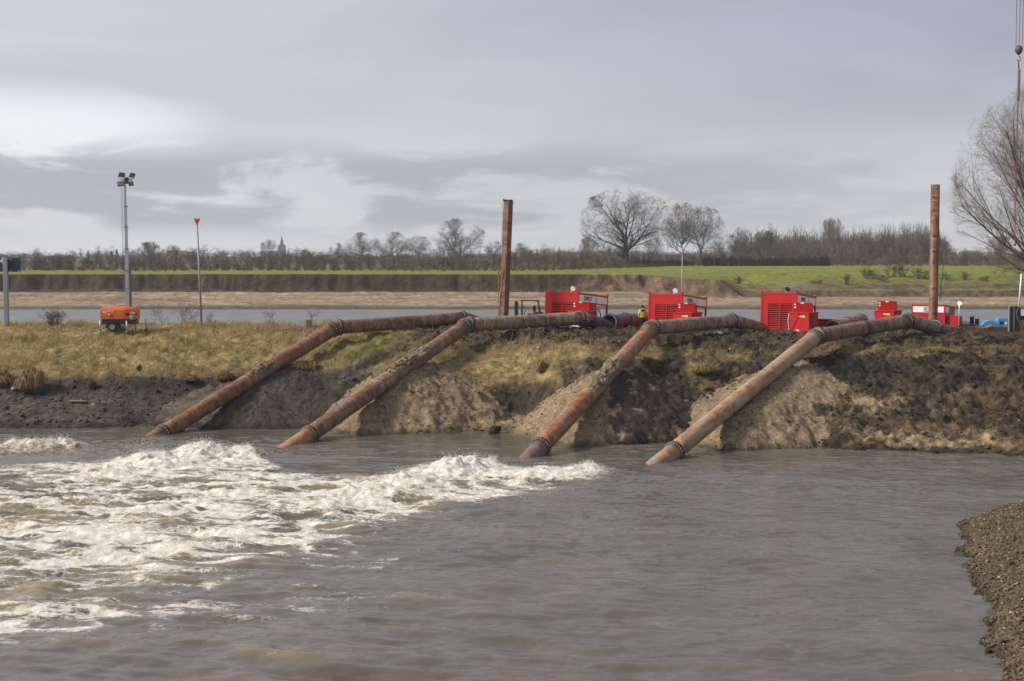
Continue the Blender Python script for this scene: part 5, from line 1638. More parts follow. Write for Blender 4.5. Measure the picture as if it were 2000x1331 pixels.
#@@PART4
# ------------------------------------------------------------------ grass on the bank
def blades_mesh(name, P, h, lean, az, width, cols):
    """tapered bent blades: 5 vertices and 3 triangles each"""
    n = len(P)
    d = np.stack([np.cos(az), np.sin(az), np.zeros(n)], 1)
    sd = np.stack([-np.sin(az + rng.normal(0, 0.9, n)), np.cos(az), np.zeros(n)], 1)
    sd = np.stack([np.ones(n), rng.normal(0, 0.3, n), np.zeros(n)], 1) * 0.5 + sd * 0.5
    up = np.array([[0, 0, 1.0]])
    w_ = width[:, None] / 2
    m = P + d * (h * lean * 0.35)[:, None] + up * (h * np.sqrt(np.clip(1 - lean * lean * 0.5, 0.1, 1)) * 0.62)[:, None]
    t = P + d * (h * lean)[:, None] + up * (h * np.sqrt(np.clip(1 - lean * lean, 0.05, 1)))[:, None]
    V = np.stack([P - sd * w_, P + sd * w_, m - sd * w_ * 0.7, m + sd * w_ * 0.7, t], 1)
    F = np.array([[0, 1, 3], [0, 3, 2], [2, 3, 4]])[None] + (np.arange(n) * 5)[:, None, None]
    C = np.repeat(cols, 5, axis=0)
    return np_mesh(name, V.reshape(-1, 3), [F.reshape(-1, 3)], False, C)


n = 240000
x = rng.uniform(-40, 30, n); y = rng.uniform(86, 105.5, n)
z, _, g = [a[0] for a in bank_fields(x[None], y[None])]
pxx, pyy = to_px(x, y, z)
clumpn = fbm(x * 1.1, y * 1.1, 801, 3)
ok = rng.uniform(0, 1, n) < np.clip(g * (0.75 + 0.5 * clumpn), 0, 1)
x, y, z, pxx, pyy, clumpn = x[ok], y[ok], z[ok], pxx[ok], pyy[ok], clumpn[ok]
n = len(x)
green = 0.65 * np.clip(gauss_px(pxx, pyy, 700, 690, 130, 24) + gauss_px(pxx, pyy, 770, 668, 90, 12), 0, 1) * np.clip(0.7 + fbm(x * 0.8, y * 0.8, 815, 3), 0.2, 1)
tall = fbm(x * 0.6, y * 0.6, 803, 3)
h = (0.16 + 0.30 * np.clip(tall + 0.3 + 0.6 * clumpn, 0, 1.3)) * rng.uniform(0.6, 1.5, n) * (1 - 0.65 * green)
az = -0.9 + 0.9 * fbm(x * 0.4, y * 0.4, 805, 3) * 2 + rng.normal(0, 0.7, n)
lean = np.clip(rng.normal(0.72, 0.2, n) - 0.25 * (tall > 0.35), 0.1, 0.97)
k = np.clip(0.68 + 0.65 * fbm(x * 0.45, y * 0.6, 807, 3) + rng.normal(0, 0.22, n), 0, 1)[:, None]
gold = np.array([0.50, 0.36, 0.165]); olive = np.array([0.33, 0.265, 0.090]); straw = np.array([0.58, 0.47, 0.27]); lush = np.array([0.22, 0.24, 0.045])
C = olive * (1 - k) + gold * k
C = np.where(rng.uniform(0, 1, n)[:, None] > 0.80, straw, C)
C = C * (1 - green[:, None]) + lush * rng.uniform(0.7, 1.3, n)[:, None] * green[:, None]
C = C * rng.uniform(0.65, 1.25, n)[:, None] * np.clip(0.95 + 0.5 * fbm(x * 1.5, y * 1.9, 809, 3), 0.5, 1.3)[:, None]
me = blades_mesh('bank_grass', np.stack([x, y, z - 0.02], 1), h, lean, az, rng.uniform(0.018, 0.036, n), C)
tag(link('bank_grass', me, MAT['grass']), 'dry matted grass covering the left half of the bank', 'grass', None, 'stuff')

# loose taller clumps in the turf
n = 16000
x = rng.uniform(-39, 12, n); y = rng.uniform(88.5, 103, n)
z, _, g = [a[0] for a in bank_fields(x[None], y[None])]
cl = fbm(x * 0.55, y * 0.8, 821, 3)
ok = (rng.uniform(0, 1, n) < np.clip(g, 0, 1) * sm(cl, 0.05, 0.45))
x, y, z = x[ok], y[ok], z[ok]
n = len(x)
C = np.where(rng.uniform(0, 1, n)[:, None] > 0.4, np.array([[0.34, 0.23, 0.115]]), np.array([[0.46, 0.35, 0.19]])) * rng.uniform(0.6, 1.2, n)[:, None]
me = blades_mesh('dead_stems', np.stack([x, y, z - 0.02], 1), rng.uniform(0.3, 0.75, n), rng.uniform(0.1, 0.7, n), rng.uniform(-2.0, 1.0, n), rng.uniform(0.014, 0.028, n), C)
tag(link('dead_stems', me, MAT['grass']), 'taller tan clumps of dead stems in the bank turf', 'stems', None, 'stuff')

# tall dead stems along the crest
n = 2600
x = np.concatenate([rng.uniform(-37, -14, 1900), rng.uniform(-14, 2, 500), rng.uniform(12, 30, 200)])
y = rng.uniform(99.5, 104.5, n)
z = bank_fields(x[None], y[None])[0][0]
clus = np.clip(0.5 + fbm(x * 0.5, y * 0.2, 811, 3), 0.05, 1.4)
h = clus * rng.gamma(3.0, 0.11, n) + 0.1
C = (np.array([0.20, 0.135, 0.075]) * rng.uniform(0.6, 1.5, n)[:, None])
me = blades_mesh('crest_weeds', np.stack([x, y, z - 0.03], 1), np.minimum(h, 1.3), rng.uniform(0.02, 0.4, n), rng.uniform(0, 6.28, n), rng.uniform(0.012, 0.024, n), C)
tag(link('crest_weeds', me, MAT['grass']), 'thin dead weeds standing along the crest against the river', 'weeds', None, 'stuff')


def tussock(label, px, py, Y, r, hgt, nb, cols, droop=0.9, name='grass_tussock'):
    q = at(px, py, Y)
    zz = ground(q.x, q.y)
    ns_ = 2 + int(r * 5)
    ca_ = rng.uniform(0, 6.28, ns_); cr_ = r * 0.55 * np.sqrt(rng.uniform(0, 1, ns_))
    cid = rng.integers(0, ns_, nb)
    sr = (r * rng.uniform(0.35, 0.75, ns_))[cid]; sh = rng.uniform(0.55, 1.1, ns_)[cid]
    a = rng.uniform(0, 6.28, nb); rr = sr * 0.35 * np.sqrt(rng.uniform(0, 1, nb))
    base = np.stack([cr_[cid] * np.cos(ca_[cid]) + rr * np.cos(a), cr_[cid] * np.sin(ca_[cid]) + rr * np.sin(a), np.full(nb, -0.05)], 1)
    q_ = rng.uniform(0, 1, nb)
    L = hgt * sh * rng.uniform(0.65, 1.15, nb) * (1.05 - 0.30 * q_ ** 2)
    out = sr * (0.15 + 0.95 * q_) * rng.uniform(0.7, 1.3, nb)
    d = np.stack([np.cos(a), np.sin(a)], 1)
    sdv = np.stack([-d[:, 1], d[:, 0], np.zeros(nb)], 1) * rng.uniform(0.012, 0.022, nb)[:, None]
    p1 = base + np.stack([d[:, 0] * out * 0.25, d[:, 1] * out * 0.25, L * 0.72], 1)
    p2 = base + np.stack([d[:, 0] * out * 0.75, d[:, 1] * out * 0.75, L * (1 - 0.1 * droop)], 1)
    p3 = base + np.stack([d[:, 0] * out * 1.2, d[:, 1] * out * 1.2, L * (1 - 0.80 * droop)], 1)
    V = np.stack([base - sdv, base + sdv, p1 - sdv, p1 + sdv, p2 - sdv * .8, p2 + sdv * .8, p3], 1)
    F = np.array([[0, 1, 3], [0, 3, 2], [2, 3, 5], [2, 5, 4], [4, 5, 6]])[None] + (np.arange(nb) * 7)[:, None, None]
    C = np.repeat(np.array(cols)[rng.integers(0, len(cols), nb)] * rng.uniform(0.35, 1.25, nb)[:, None], 7, axis=0)
    o = link(name, np_mesh(name, V.reshape(-1, 3), [F.reshape(-1, 3)], False, C), MAT['grass'], None, (q.x, q.y, zz))
    tag(o, label, 'tussock', 'grass tussocks on the bank')


DRY = [(0.30, 0.19, 0.085), (0.22, 0.13, 0.055), (0.38, 0.27, 0.14)]
tussock('large drooping brown tussock on the dark beach at far left', 60, 752, 88.2, 0.95, 1.35, 2200, DRY)
tussock('brown tussock cut by the left edge of the picture', -4, 742, 88.6, 0.8, 0.9, 1400, DRY)
tussock('small orange-brown tussock standing on a dark root ball', 180, 742, 88.6, 0.32, 0.75, 700, [(0.34, 0.16, 0.05), (0.26, 0.12, 0.04)], 0.45)
tussock('small dark green plant at the grass edge', 271, 722, 90.2, 0.22, 0.5, 380, [(0.05, 0.085, 0.02), (0.07, 0.11, 0.03)], 0.3, 'green_plant')
tussock('pale dry tussock hanging over the dark scarp between second and third pipes', 1058, 752, 86.2, 0.55, 0.7, 900, [(0.40, 0.30, 0.16), (0.30, 0.21, 0.10)])
tussock('dry tussock on the edge below the green patch', 600, 735, 89.3, 0.8, 0.55, 1000, DRY, 0.6)
tussock('straw-coloured tussock on the mud left of the rightmost pipe', 1370, 738, 84.6, 0.85, 0.7, 1500, [(0.38, 0.31, 0.13), (0.28, 0.23, 0.09)], 0.9)
tussock('yellowish grass clod on the mud flat at right', 1832, 697, 86.5, 0.8, 0.35, 900, [(0.42, 0.36, 0.14), (0.30, 0.27, 0.09)], 0.8)
tussock('dry tussock on the bank between second and third pipes', 1105, 690, 91.0, 0.55, 0.5, 600, DRY, 0.6)
tussock('brown fringe tussock over the beach near the leftmost pipe', 370, 735, 89.4, 0.75, 0.5, 900, DRY, 0.7)
tussock('brown tussock over the beach edge, half way to the leftmost pipe', 440, 733, 89.4, 0.7, 0.5, 900, [(0.32, 0.19, 0.07), (0.24, 0.14, 0.05)], 0.7)


# ------------------------------------------------------------------ bare trees
class Tree:
    """branch skeleton grown into an ellipsoid; thick wood and fine twigs kept apart"""
    def __init__(self, seed):
        self.r = random.Random(seed)
        self.thick = []     # (p0, p1, r0, r1)
        self.thin = []
        self.tips = []

    def vec(self, d, ang, azim):
        d = d.normalized()
        o = d.orthogonal().normalized()
        o.rotate(Quaternion(d, azim))
        return (d * math.cos(ang) + o * math.sin(ang)).normalized()

    def ell(self, p, d, c, rad):
        """distance from p along d to the ellipsoid"""
        q = Vector(((p.x - c.x) / rad.x, (p.y - c.y) / rad.y, (p.z - c.z) / rad.z))
        e = Vector((d.x / rad.x, d.y / rad.y, d.z / rad.z))
        A = e.dot(e); B = q.dot(e); Cc = q.dot(q) - 1
        D = B * B - A * Cc
        if D <= 0:
            return 0.4
        return max(0.3, (-B + math.sqrt(D)) / A)

    def limb(self, p, d, L, rad, level, spec):
        r = self.r
        ns = 5 if level <= 1 else (4 if level == 2 else (3 if level == 3 else (2 if level == 4 else 1)))
        pts = [p.copy()]
        dirs = [d.copy()]
        for i in range(ns):
            wob = spec['wob'] * (0.6 + 0.25 * level)
            d = (d + Vector((r.uniform(-1, 1), r.uniform(-1, 1), r.uniform(-1, 1))) * wob + Vector((0, 0, spec['up'][min(level, 4)]))).normalized()
            p = p + d * (L / ns)
            pts.append(p.copy()); dirs.append(d.copy())
        for i in range(ns):
            ra = rad * (1 - 0.72 * i / ns); rb = rad * (1 - 0.72 * (i + 1) / ns)
            (self.thick if level <= 2 else (self.thin if level <= 4 else self.tips)).append((pts[i], pts[i + 1], ra, rb))
        if level >= spec['levels']:
            return
        nch = spec['n'][level]
        for k in range(nch):
            t = spec['t0'][level] + (1 - spec['t0'][level]) * (k + r.uniform(0.1, 0.9)) / nch
            j = min(ns - 1, int(t * ns))
            f = t * ns - j
            q = pts[j].lerp(pts[j + 1], min(f, 1))
            nd = self.vec(dirs[j + 1], R(r.uniform(*spec['ang'][level])), r.uniform(0, 6.283))
            rr = rad * (1 - 0.72 * t) * r.uniform(0.45, 0.68)
            cap = spec['len'][level + 1]
            ll = min(cap * r.uniform(0.65, 1.15), self.ell(q, nd, spec['c'], spec['rad']) * r.uniform(0.82, 1.06))
            self.limb(q, nd, ll, max(rr, spec['rmin']), level + 1, spec)

    def meshes(self, name):
        def tubes(segs, sides):
            if not segs:
                return np.zeros((0, 3)), np.zeros((0, 4), int)
            A = np.array([s[0][:] for s in segs]); B = np.array([s[1][:] for s in segs])
            ra = np.array([s[2] for s in segs]); rb = np.array([s[3] for s in segs])
            D = B - A
            D /= np.linalg.norm(D, axis=1)[:, None] + 1e-9
            ref = np.where(np.abs(D[:, 2:3]) > 0.9, np.array([[1.0, 0, 0]]), np.array([[0, 0, 1.0]]))
            U = np.cross(D, ref); U /= np.linalg.norm(U, axis=1)[:, None] + 1e-9
            W = np.cross(D, U)
            a = np.arange(sides) * 2 * math.pi / sides
            ca, sa = np.cos(a), np.sin(a)
            off = U[:, None, :] * ca[None, :, None] + W[:, None, :] * sa[None, :, None]
            VA = A[:, None] + off * ra[:, None, None]
            VB = B[:, None] + off * rb[:, None, None]
            V = np.concatenate([VA, VB], 1).reshape(-1, 3)
            k = np.arange(sides)
            f = np.stack([k, (k + 1) % sides, (k + 1) % sides + sides, k + sides], 1)
            F = f[None] + (np.arange(len(segs)) * 2 * sides)[:, None, None]
            return V, F.reshape(-1, 4)
        V, F = tubes(self.thick, 6)
        tr = np_mesh(name + '_trunk', V, [F], True)
        V, F = tubes(self.thin, 3)
        fs = [F]
        if self.tips:
            A = np.array([s[0][:] for s in self.tips]); B = np.array([s[1][:] for s in self.tips])
            ra = np.array([s[2] for s in self.tips])[:, None]
            U = np.cross(B - A, rng.normal(0, 1, A.shape))
            U /= np.linalg.norm(U, axis=1)[:, None] + 1e-9
            T = np.stack([A + U * ra, A - U * ra, B], 1).reshape(-1, 3)
            fs.append(np.arange(len(T)).reshape(-1, 3) + len(V))
            V = np.concatenate([V, T])
        cr = np_mesh(name + '_crown', V, fs, False)
        return tr, cr


def spec_round(H, Wd, clear, levels=5, twig=0.02, dens=1.0):
    """broad-crowned field tree"""
    return dict(levels=levels, n=[int(8 * dens), int(7 * dens), int(6 * dens), int(6 * dens), 4], t0=[0.35, 0.22, 0.15, 0.1, 0.1], wob=0.16,
                ang=[(28, 68), (25, 62), (25, 65), (25, 70), (25, 70)], up=[0.0, 0.10, 0.07, 0.05, 0.04],
                len=[0, H * 0.62, H * 0.30, H * 0.17, H * 0.085, H * 0.05], c=Vector((0, 0, clear + (H - clear) * 0.50)),
                rad=Vector((Wd / 2, Wd / 2, (H - clear) * 0.53)), rmin=twig)


def make_tree_mesh(name, seed, H, Wd, clear, trunk_r, levels=5, twig=0.02, dens=1.0, lead=0.62, spec=None, spread=None):
    t = Tree(seed)
    sp = spec or spec_round(H, Wd, clear, levels, twig, dens)
    if spread:
        sp['ang'][0] = spread; sp['t0'][0] = 0.22; sp['up'][1] = 0.05
    t.limb(Vector((0, 0, -0.3)), Vector((0.02, 0.0, 1)), H * lead, trunk_r, 0, sp)
    return t.meshes(name)


def place_tree(meshes, label, px, top_y, Y, H0, mats=('bark', 'twig'), sx=1.0, rz=0.0, name='bare_tree', group='bare trees beyond the river', dx=0.0, base_z=None):
    """scaled so that the top reaches the measured height"""
    X = at(px, 500, Y).x + dx
    gz_ = far_ground(X, Y) if base_z is None else base_z
    H = at(px, top_y, Y).z - gz_
    s = H / H0
    root = thing(name, label, 'tree', (X, Y, gz_), rz, group)
    root.scale = (s * sx, s * sx, s)
    for nm, me, mt in (('trunk', meshes[0], mats[0]), ('crown', meshes[1], mats[1])):
        m2 = me
        o = link(nm, m2, None, root)
        if not m2.materials:
            m2.materials.append(MAT[mt])
        o.material_slots[0].link = 'OBJECT'
        o.material_slots[0].material = MAT[mt]
    return root


T_ash = make_tree_mesh('ash', 141, 21.0, 23.0, 4.2, 0.80, 5, 0.014, 1.26, 0.44, None, (24, 78))
T_oak = make_tree_mesh('oak', 119, 15.0, 18.0, 0.9, 0.55, 5, 0.013, 1.25, 0.40, None, (25, 96))
T_elm = make_tree_mesh('elm', 106, 19.0, 15.0, 3.5, 0.42, 5, 0.015, 1.15, 0.50)
T_thin = make_tree_mesh('thin', 47, 13.0, 10.0, 2.5, 0.28, 4, 0.022, 1.05, 0.55)
T_dense = make_tree_mesh('dense', 53, 12.0, 12.0, 0.8, 0.35, 5, 0.013, 1.1, 0.42)
sp_vase = dict(levels=4, n=[11, 9, 8, 7, 3], t0=[0.05, 0.25, 0.2, 0.1, 0.1], wob=0.12, ang=[(12, 42), (14, 36), (18, 42), (20, 50), (20, 50)],
               up=[0.0, 0.10, 0.09, 0.06, 0.04], len=[0, 11.0, 5.0, 2.4, 1.1, 0.6], c=Vector((0, 0, 7.5)), rad=Vector((6.2, 6.2, 7.5)), rmin=0.015)
T_vase = make_tree_mesh('vase', 115, 15.0, 12, 1, 0.38, spec=sp_vase, lead=0.35)

PALE = ('twig_pale', 'twig_pale')
place_tree(T_ash, 'largest lone bare tree with a forked trunk on the far field edge', 1222, 371, 390, 21.0, ('bark', 'twig'), 1.16, 0.6)
place_tree(T_elm, 'tall bare tree right of the largest tree, behind the green-topped pole', 1335, 398, 450, 19.0, ('bark', 'twig_red'), 1.0, 1.0)
place_tree(T_elm, 'bare tree with leaning limb, right-hand one of the tall pair', 1372, 406, 452, 19.0, ('bark', 'twig_red'), 1.05, 3.1)
place_tree(T_thin, 'small bare tree between the largest tree and the tall pair', 1278, 462, 440, 13.0, ('twig_red', 'twig_red'), 1.0, 0.3)
place_tree(T_vase, 'pale thin tree just left of the largest tree', 1150, 462, 410, 15.0, PALE, 0.9, 0.0)
place_tree(T_dense, 'low dark bare tree right of the tall pair', 1415, 456, 460, 12.0, ('twig_red', 'twig_red'), 1.0, 0.4)
place_tree(T_oak, 'broad dome-shaped bare tree left of the leaning pile', 896, 430, 600, 15.0, ('bark', 'twig'), 1.12, 0.2)
place_tree(T_oak, 'dome-shaped bare tree, leftmost of the three near the middle', 706, 456, 680, 15.0, ('bark', 'twig'), 1.25, 1.3)
place_tree(T_oak, 'dense dome-shaped bare tree in the middle of three', 768, 455, 670, 15.0, ('bark', 'twig'), 1.2, 2.4)
place_tree(T_elm, 'smaller bare tree, rightmost of the three near the middle', 818, 462, 690, 19.0, ('bark', 'twig'), 1.35, 3.6)
place_tree(T_dense, 'conical bare tree close left of the leaning pile', 963, 470, 620, 12.0, ('twig', 'twig'), 0.9, 0.4)
place_tree(T_dense, 'low round bare tree close right of the leaning pile', 1020, 474, 600, 12.0, ('twig', 'twig_red'), 1.2, 2.0)
place_tree(T_thin, 'bare tree with a long side limb standing before the church', 526, 468, 620, 13.0, ('bark', 'twig'), 1.1, 0.0)
place_tree(T_vase, 'rounded bushy tree between lighting mast and red triangle marker', 295, 471, 560, 15.0, ('twig', 'twig'), 1.5, 0.8)
place_tree(T_thin, 'thin bare tree just left of the red triangle marker', 338, 478, 600, 13.0, ('twig', 'twig'), 1.2, 1.9)
place_tree(T_thin, 'small bare tree right of the red triangle marker pole', 376, 490, 640, 13.0, ('twig', 'twig'), 1.2, 4.0)
place_tree(T_thin, 'small bare tree right of the church tower', 595, 488, 700, 13.0, ('twig', 'twig'), 1.3, 2.2)
place_tree(T_oak, 'low spreading bare tree left of the three middle trees', 660, 476, 690, 15.0, ('twig', 'twig'), 0.9, 4.2)
place_tree(T_thin, 'small grey bare tree at far left beside the mast', 262, 487, 640, 13.0, ('twig', 'twig'), 1.3, 5.2)
place_tree(T_vase, 'pale olive willow rising above the wood at right', 1625, 424, 480, 15.0, PALE, 0.75, 1.2)
place_tree(T_vase, 'olive bushy willow low at the left end of the wood', 1492, 448, 470, 15.0, ('twig_pale', 'twig_red'), 0.85, 2.2)
place_tree(T_thin, 'slim bare tree at the left end of the wood', 1448, 444, 490, 13.0, ('twig_red', 'twig_red'), 0.75, 1.2)
place_tree(T_vase, 'round dark bare tree right of the round steel pile', 1842, 464, 560, 15.0, ('twig', 'twig_red'), 0.8, 0.2)
place_tree(T_vase, 'pale shrubby tree low under the big tree at the right edge', 1950, 458, 430, 15.0, PALE, 1.1, 3.0)

# big poplar-like tree on the near bank outside the right edge
sp_big = dict(levels=5, n=[15, 10, 8, 6, 3], t0=[0.25, 0.14, 0.12, 0.1, 0.1], wob=0.08, ang=[(18, 58), (18, 42), (20, 45), (22, 50), (25, 55)],
              up=[0.02, 0.035, 0.04, 0.03, 0.03], len=[0, 16.0, 5.4, 2.6, 1.35, 0.75], c=Vector((0, 0, 12.0)), rad=Vector((8.8, 8.8, 8.9)), rmin=0.0055)
T_big = make_tree_mesh('poplar', 109, 20.6, 13, 2, 0.34, spec=sp_big, lead=0.46)
place_tree(T_big, 'large bare tree reaching in from the right edge behind the crane chain', 2066, 158, 116.0, 20.6, ('twig', 'twig_pale'), 1.0, 0.5, 'bare_tree', 'bare trees', 0.0, 3.9)


def conifer(label, px, top_y, Y, wd, seed):
    r = random.Random(seed)
    X = at(px, 500, Y).x
    gz_ = far_ground(X, Y)
    H = at(px, top_y, Y).z - gz_
    root = thing('conifer', label, 'tree', (X, Y, gz_), 0, 'dark conifers far left')
    MB().tube((0, 0, 0), (0, 0, H * 0.95), wd * 0.035, 0.03, 7).build('trunk', MAT['bark'], root)
    V = []; F = []
    for i in range(900):
        t = r.random() ** 0.8
        z_ = H * (0.12 + 0.88 * t)
        rad = wd / 2 * (1 - t) ** 0.8 * r.uniform(0.35, 1.05) * (0.75 + 0.4 * math.sin(t * 26))
        a = r.uniform(0, 6.283)
        c = Vector((rad * math.cos(a), rad * math.sin(a), z_ - rad * 0.25))
        s_ = wd * 0.07 * r.uniform(0.6, 1.4)
        k_ = len(V)
        for j in range(3):
            V.append(c + Vector((r.uniform(-1, 1), r.uniform(-1, 1), r.uniform(-0.6, 0.5))) * s_)
        F.append((k_, k_ + 1, k_ + 2))
    link('crown', np_mesh('crown', np.array([v[:] for v in V]), [np.array(F)]), MAT['conifer'], root)


conifer('small dark spiky conifer, leftmost of three', 172, 490, 800, 3.6, 1)
conifer('dark conifer, left one of the close pair beside the mast', 217, 492, 760, 5.5, 2)
conifer('taller dark conifer, right one of the close pair beside the mast', 228, 488, 760, 5.0, 3)

# ------------------------------------------------------------------ brushwood: hedges, thickets, wood and shrubs
def shrub_arrays(seed, n_stem=10, H=3.0, Wd=3.2, sub=7, sub2=4):
    r = random.Random(seed)
    segs = []
    for i in range(n_stem):
        a = r.uniform(0, 6.283); sp = r.uniform(0, 1)
        p = Vector((r.uniform(-.15, .15) * Wd, r.uniform(-.15, .15) * Wd, 0))
        tip = Vector((math.cos(a) * sp * Wd * 0.5, math.sin(a) * sp * Wd * 0.5, H * r.uniform(0.65, 1.0) * (1 - 0.25 * sp * sp)))
        m = p.lerp(tip, 0.5) + Vector((0, 0, H * 0.08))
        segs += [(p, m, 0.030, 0.024), (m, tip, 0.024, 0.012)]
        for k in range(sub):
            t = r.uniform(0.15, 1)
            b = p.lerp(m, t * 2) if t < 0.5 else m.lerp(tip, t * 2 - 1)
            d = Vector((r.uniform(-1, 1), r.uniform(-1, 1), r.uniform(0.1, 1.2))).normalized()
            e = b + d * H * r.uniform(0.14, 0.30)
            segs.append((b, e, 0.016, 0.009))
            for j in range(sub2):
                b2 = b.lerp(e, r.uniform(0.3, 1))
                d2 = (d + Vector((r.uniform(-1, 1), r.uniform(-1, 1), r.uniform(-0.5, 1)))).normalized()
                segs.append((b2, b2 + d2 * H * r.uniform(0.06, 0.14), 0.011, 0.006))
    A = np.array([s[0][:] for s in segs]); B = np.array([s[1][:] for s in segs])
    return A, B, np.array([s[2] for s in segs]), np.array([s[3] for s in segs])


def flat_sticks(A, B, ra, rb, cols, thick=1.0):
    """each twig is one slim tapering blade"""
    D = B - A
    D = D / (np.linalg.norm(D, axis=1)[:, None] + 1e-9)
    ref = np.where(np.abs(D[:, 2:3]) > 0.9, np.array([[1.0, 0, 0]]), np.array([[0, 0, 1.0]]))
    U = np.cross(D, ref); U /= np.linalg.norm(U, axis=1)[:, None] + 1e-9
    W = np.cross(D, U)
    r_ = (ra * thick)[:, None] * 1.25
    an = rng.uniform(0, 6.28, len(A))[:, None]
    K = U * np.cos(an) + W * np.sin(an)
    V = np.stack([A + K * r_, A - K * r_, B], 1)
    F = np.array([[0, 1, 2]])[None] + (np.arange(len(A)) * 3)[:, None, None]
    return V.reshape(-1, 3), F.reshape(-1, 3), np.repeat(cols, 3, axis=0)


SHR = [shrub_arrays(s) for s in range(5)]


def brush(name, label, items, thick=1.0, cat='thicket'):
    """items: (X, Y, z, height, width, colour)"""
    VV = []; FF = []; CC = []
    o_ = 0
    for (X, Y, z_, H, Wd, c) in items:
        A, B, ra, rb = SHR[random.randrange(5)]
        a = random.uniform(0, 6.283)
        ca, sa = math.cos(a), math.sin(a)
        M = np.array([[ca, sa, 0], [-sa, ca, 0], [0, 0, 1]]) 
        sc = np.array([Wd / 3.2, Wd / 3.2, H / 3.0])
        A2 = (A @ M) * sc + np.array([X, Y, z_ - 0.1]); B2 = (B @ M) * sc + np.array([X, Y, z_ - 0.1])
        cols = np.array(c)[None] * rng.uniform(0.65, 1.35, len(A))[:, None]
        V, F, C = flat_sticks(A2, B2, ra, rb, cols, thick)
        VV.append(V); FF.append(F + o_); CC.append(C)
        o_ += len(V)
    me = np_mesh(name, np.concatenate(VV), [np.concatenate(FF)], False, np.concatenate(CC))
    o = link(name, me, MAT['brush'])
    tag(o, label, cat, None, 'stuff')
    return o


random.seed(5)
BR = [(0.105, 0.076, 0.058), (0.13, 0.095, 0.065), (0.088, 0.066, 0.056), (0.16, 0.115, 0.07)]


def items_row(x0, x1, step, Yf, Hf, Wf, cols, jy=4.0):
    out = []
    X = x0
    while X < x1:
        Y = (Yf(X) if callable(Yf) else Yf) + random.uniform(-jy, jy)
        out.append((X, Y, far_z(X, Y), Hf(X) * random.uniform(0.7, 1.2), Wf * random.uniform(0.8, 1.3), random.choice(cols)))
        X += step * random.uniform(0.6, 1.4)
    return out


def far_z(X, Y):
    return 6.72 + 0.0045 * min(max(Y - 285, 0), 150) + (0.25 if X > 42 else 0)


# front hedge along the field edge
fe = lambda X: 320 + 72 * min(max((X - 8) / 34.0, 0), 1)
hb = lambda X: 2.4 + 1.6 * (0.5 + math.sin(X * 0.11) * 0.3 + math.sin(X * 0.043 + 2) * 0.3)
it = items_row(-165, 165, 0.85, lambda X: fe(X) + 12, hb, 3.6, BR, 6) + items_row(-165, 165, 1.5, lambda X: fe(X) - 2, lambda X: 1.2, 2.6, [(0.15, 0.108, 0.066), (0.12, 0.085, 0.055)], 3)
brush('field_hedge', 'brown leafless hedge along the far edge of the green field', it, 1.9, 'hedge')
# dark clipped hedge at right
it = items_row(52, 86, 0.4, 386, lambda X: 2.6, 2.2, [(0.030, 0.026, 0.022), (0.042, 0.034, 0.028)], 1.5) + items_row(28, 50, 0.8, 388, lambda X: 2.2, 2.2, [(0.045, 0.036, 0.032)], 2)
brush('clipped_hedge', 'dark clipped hedge right of the middle on the far field', it, 2.2, 'hedge')
# taller thickets behind
it = items_row(-210, 210, 1.6, lambda X: fe(X) + 45, lambda X: (3.5 if X < 5 else 4.6) + 1.0 * math.sin(X * 0.07) + 0.7 * math.sin(X * 0.21 + 1), 5.0, BR + [(0.095, 0.078, 0.070)], 12)
it += items_row(-260, 260, 2.2, 520, lambda X: (4.2 if X < 10 else 5.6) + 1.3 * math.sin(X * 0.05 + 3) + 0.8 * math.sin(X * 0.17), 6.5, [(0.085, 0.070, 0.064), (0.10, 0.08, 0.068)], 20)
brush('thicket', 'brown winter scrub behind the far hedge', it, 2.4, 'scrub')
it = items_row(-420, 330, 3.2, 800, lambda X: 4.9 + 1.5 * math.sin(X * 0.03) + 1.2 * math.sin(X * 0.11 + 2), 10, [(0.080, 0.072, 0.070), (0.088, 0.078, 0.072)], 45)
it += items_row(-560, 480, 4.5, 1250, lambda X: 6.3 + 2.0 * math.sin(X * 0.02 + 1) + 1.5 * math.sin(X * 0.07), 15, [(0.075, 0.070, 0.070)], 80)
brush('distant_wood', 'far grey tree belt on the horizon', it, 4.5, 'wood')
# wood on the right
VV = []
it = []
for i in range(330):
    px = random.uniform(1436, 1850)
    Y = random.uniform(490, 560)
    X = at(px, 500, Y).x
    topy = np.interp(px, [1436, 1470, 1500, 1545, 1590, 1650, 1700, 1760, 1800, 1835, 1850], [470, 452, 446, 447, 455, 452, 448, 444, 442, 452, 470]) + random.uniform(-6, 22)
    H = at(px, topy, Y).z - 7.4
    it.append((X, Y, 7.3, H, random.uniform(4.5, 7.5), random.choice([(0.105, 0.078, 0.066), (0.088, 0.068, 0.062), (0.12, 0.092, 0.072)])))
for i in range(60):
    px = random.uniform(1500, 1700); Y = random.uniform(455, 475)
    X = at(px, 500, Y).x
    it.append((X, Y, 7.3, random.uniform(5, 8.5), random.uniform(5, 8), random.choice([(0.135, 0.115, 0.065), (0.12, 0.10, 0.062)])))
brush('bare_wood', 'brown bare wood on the horizon at right', it, 2.6, 'wood')
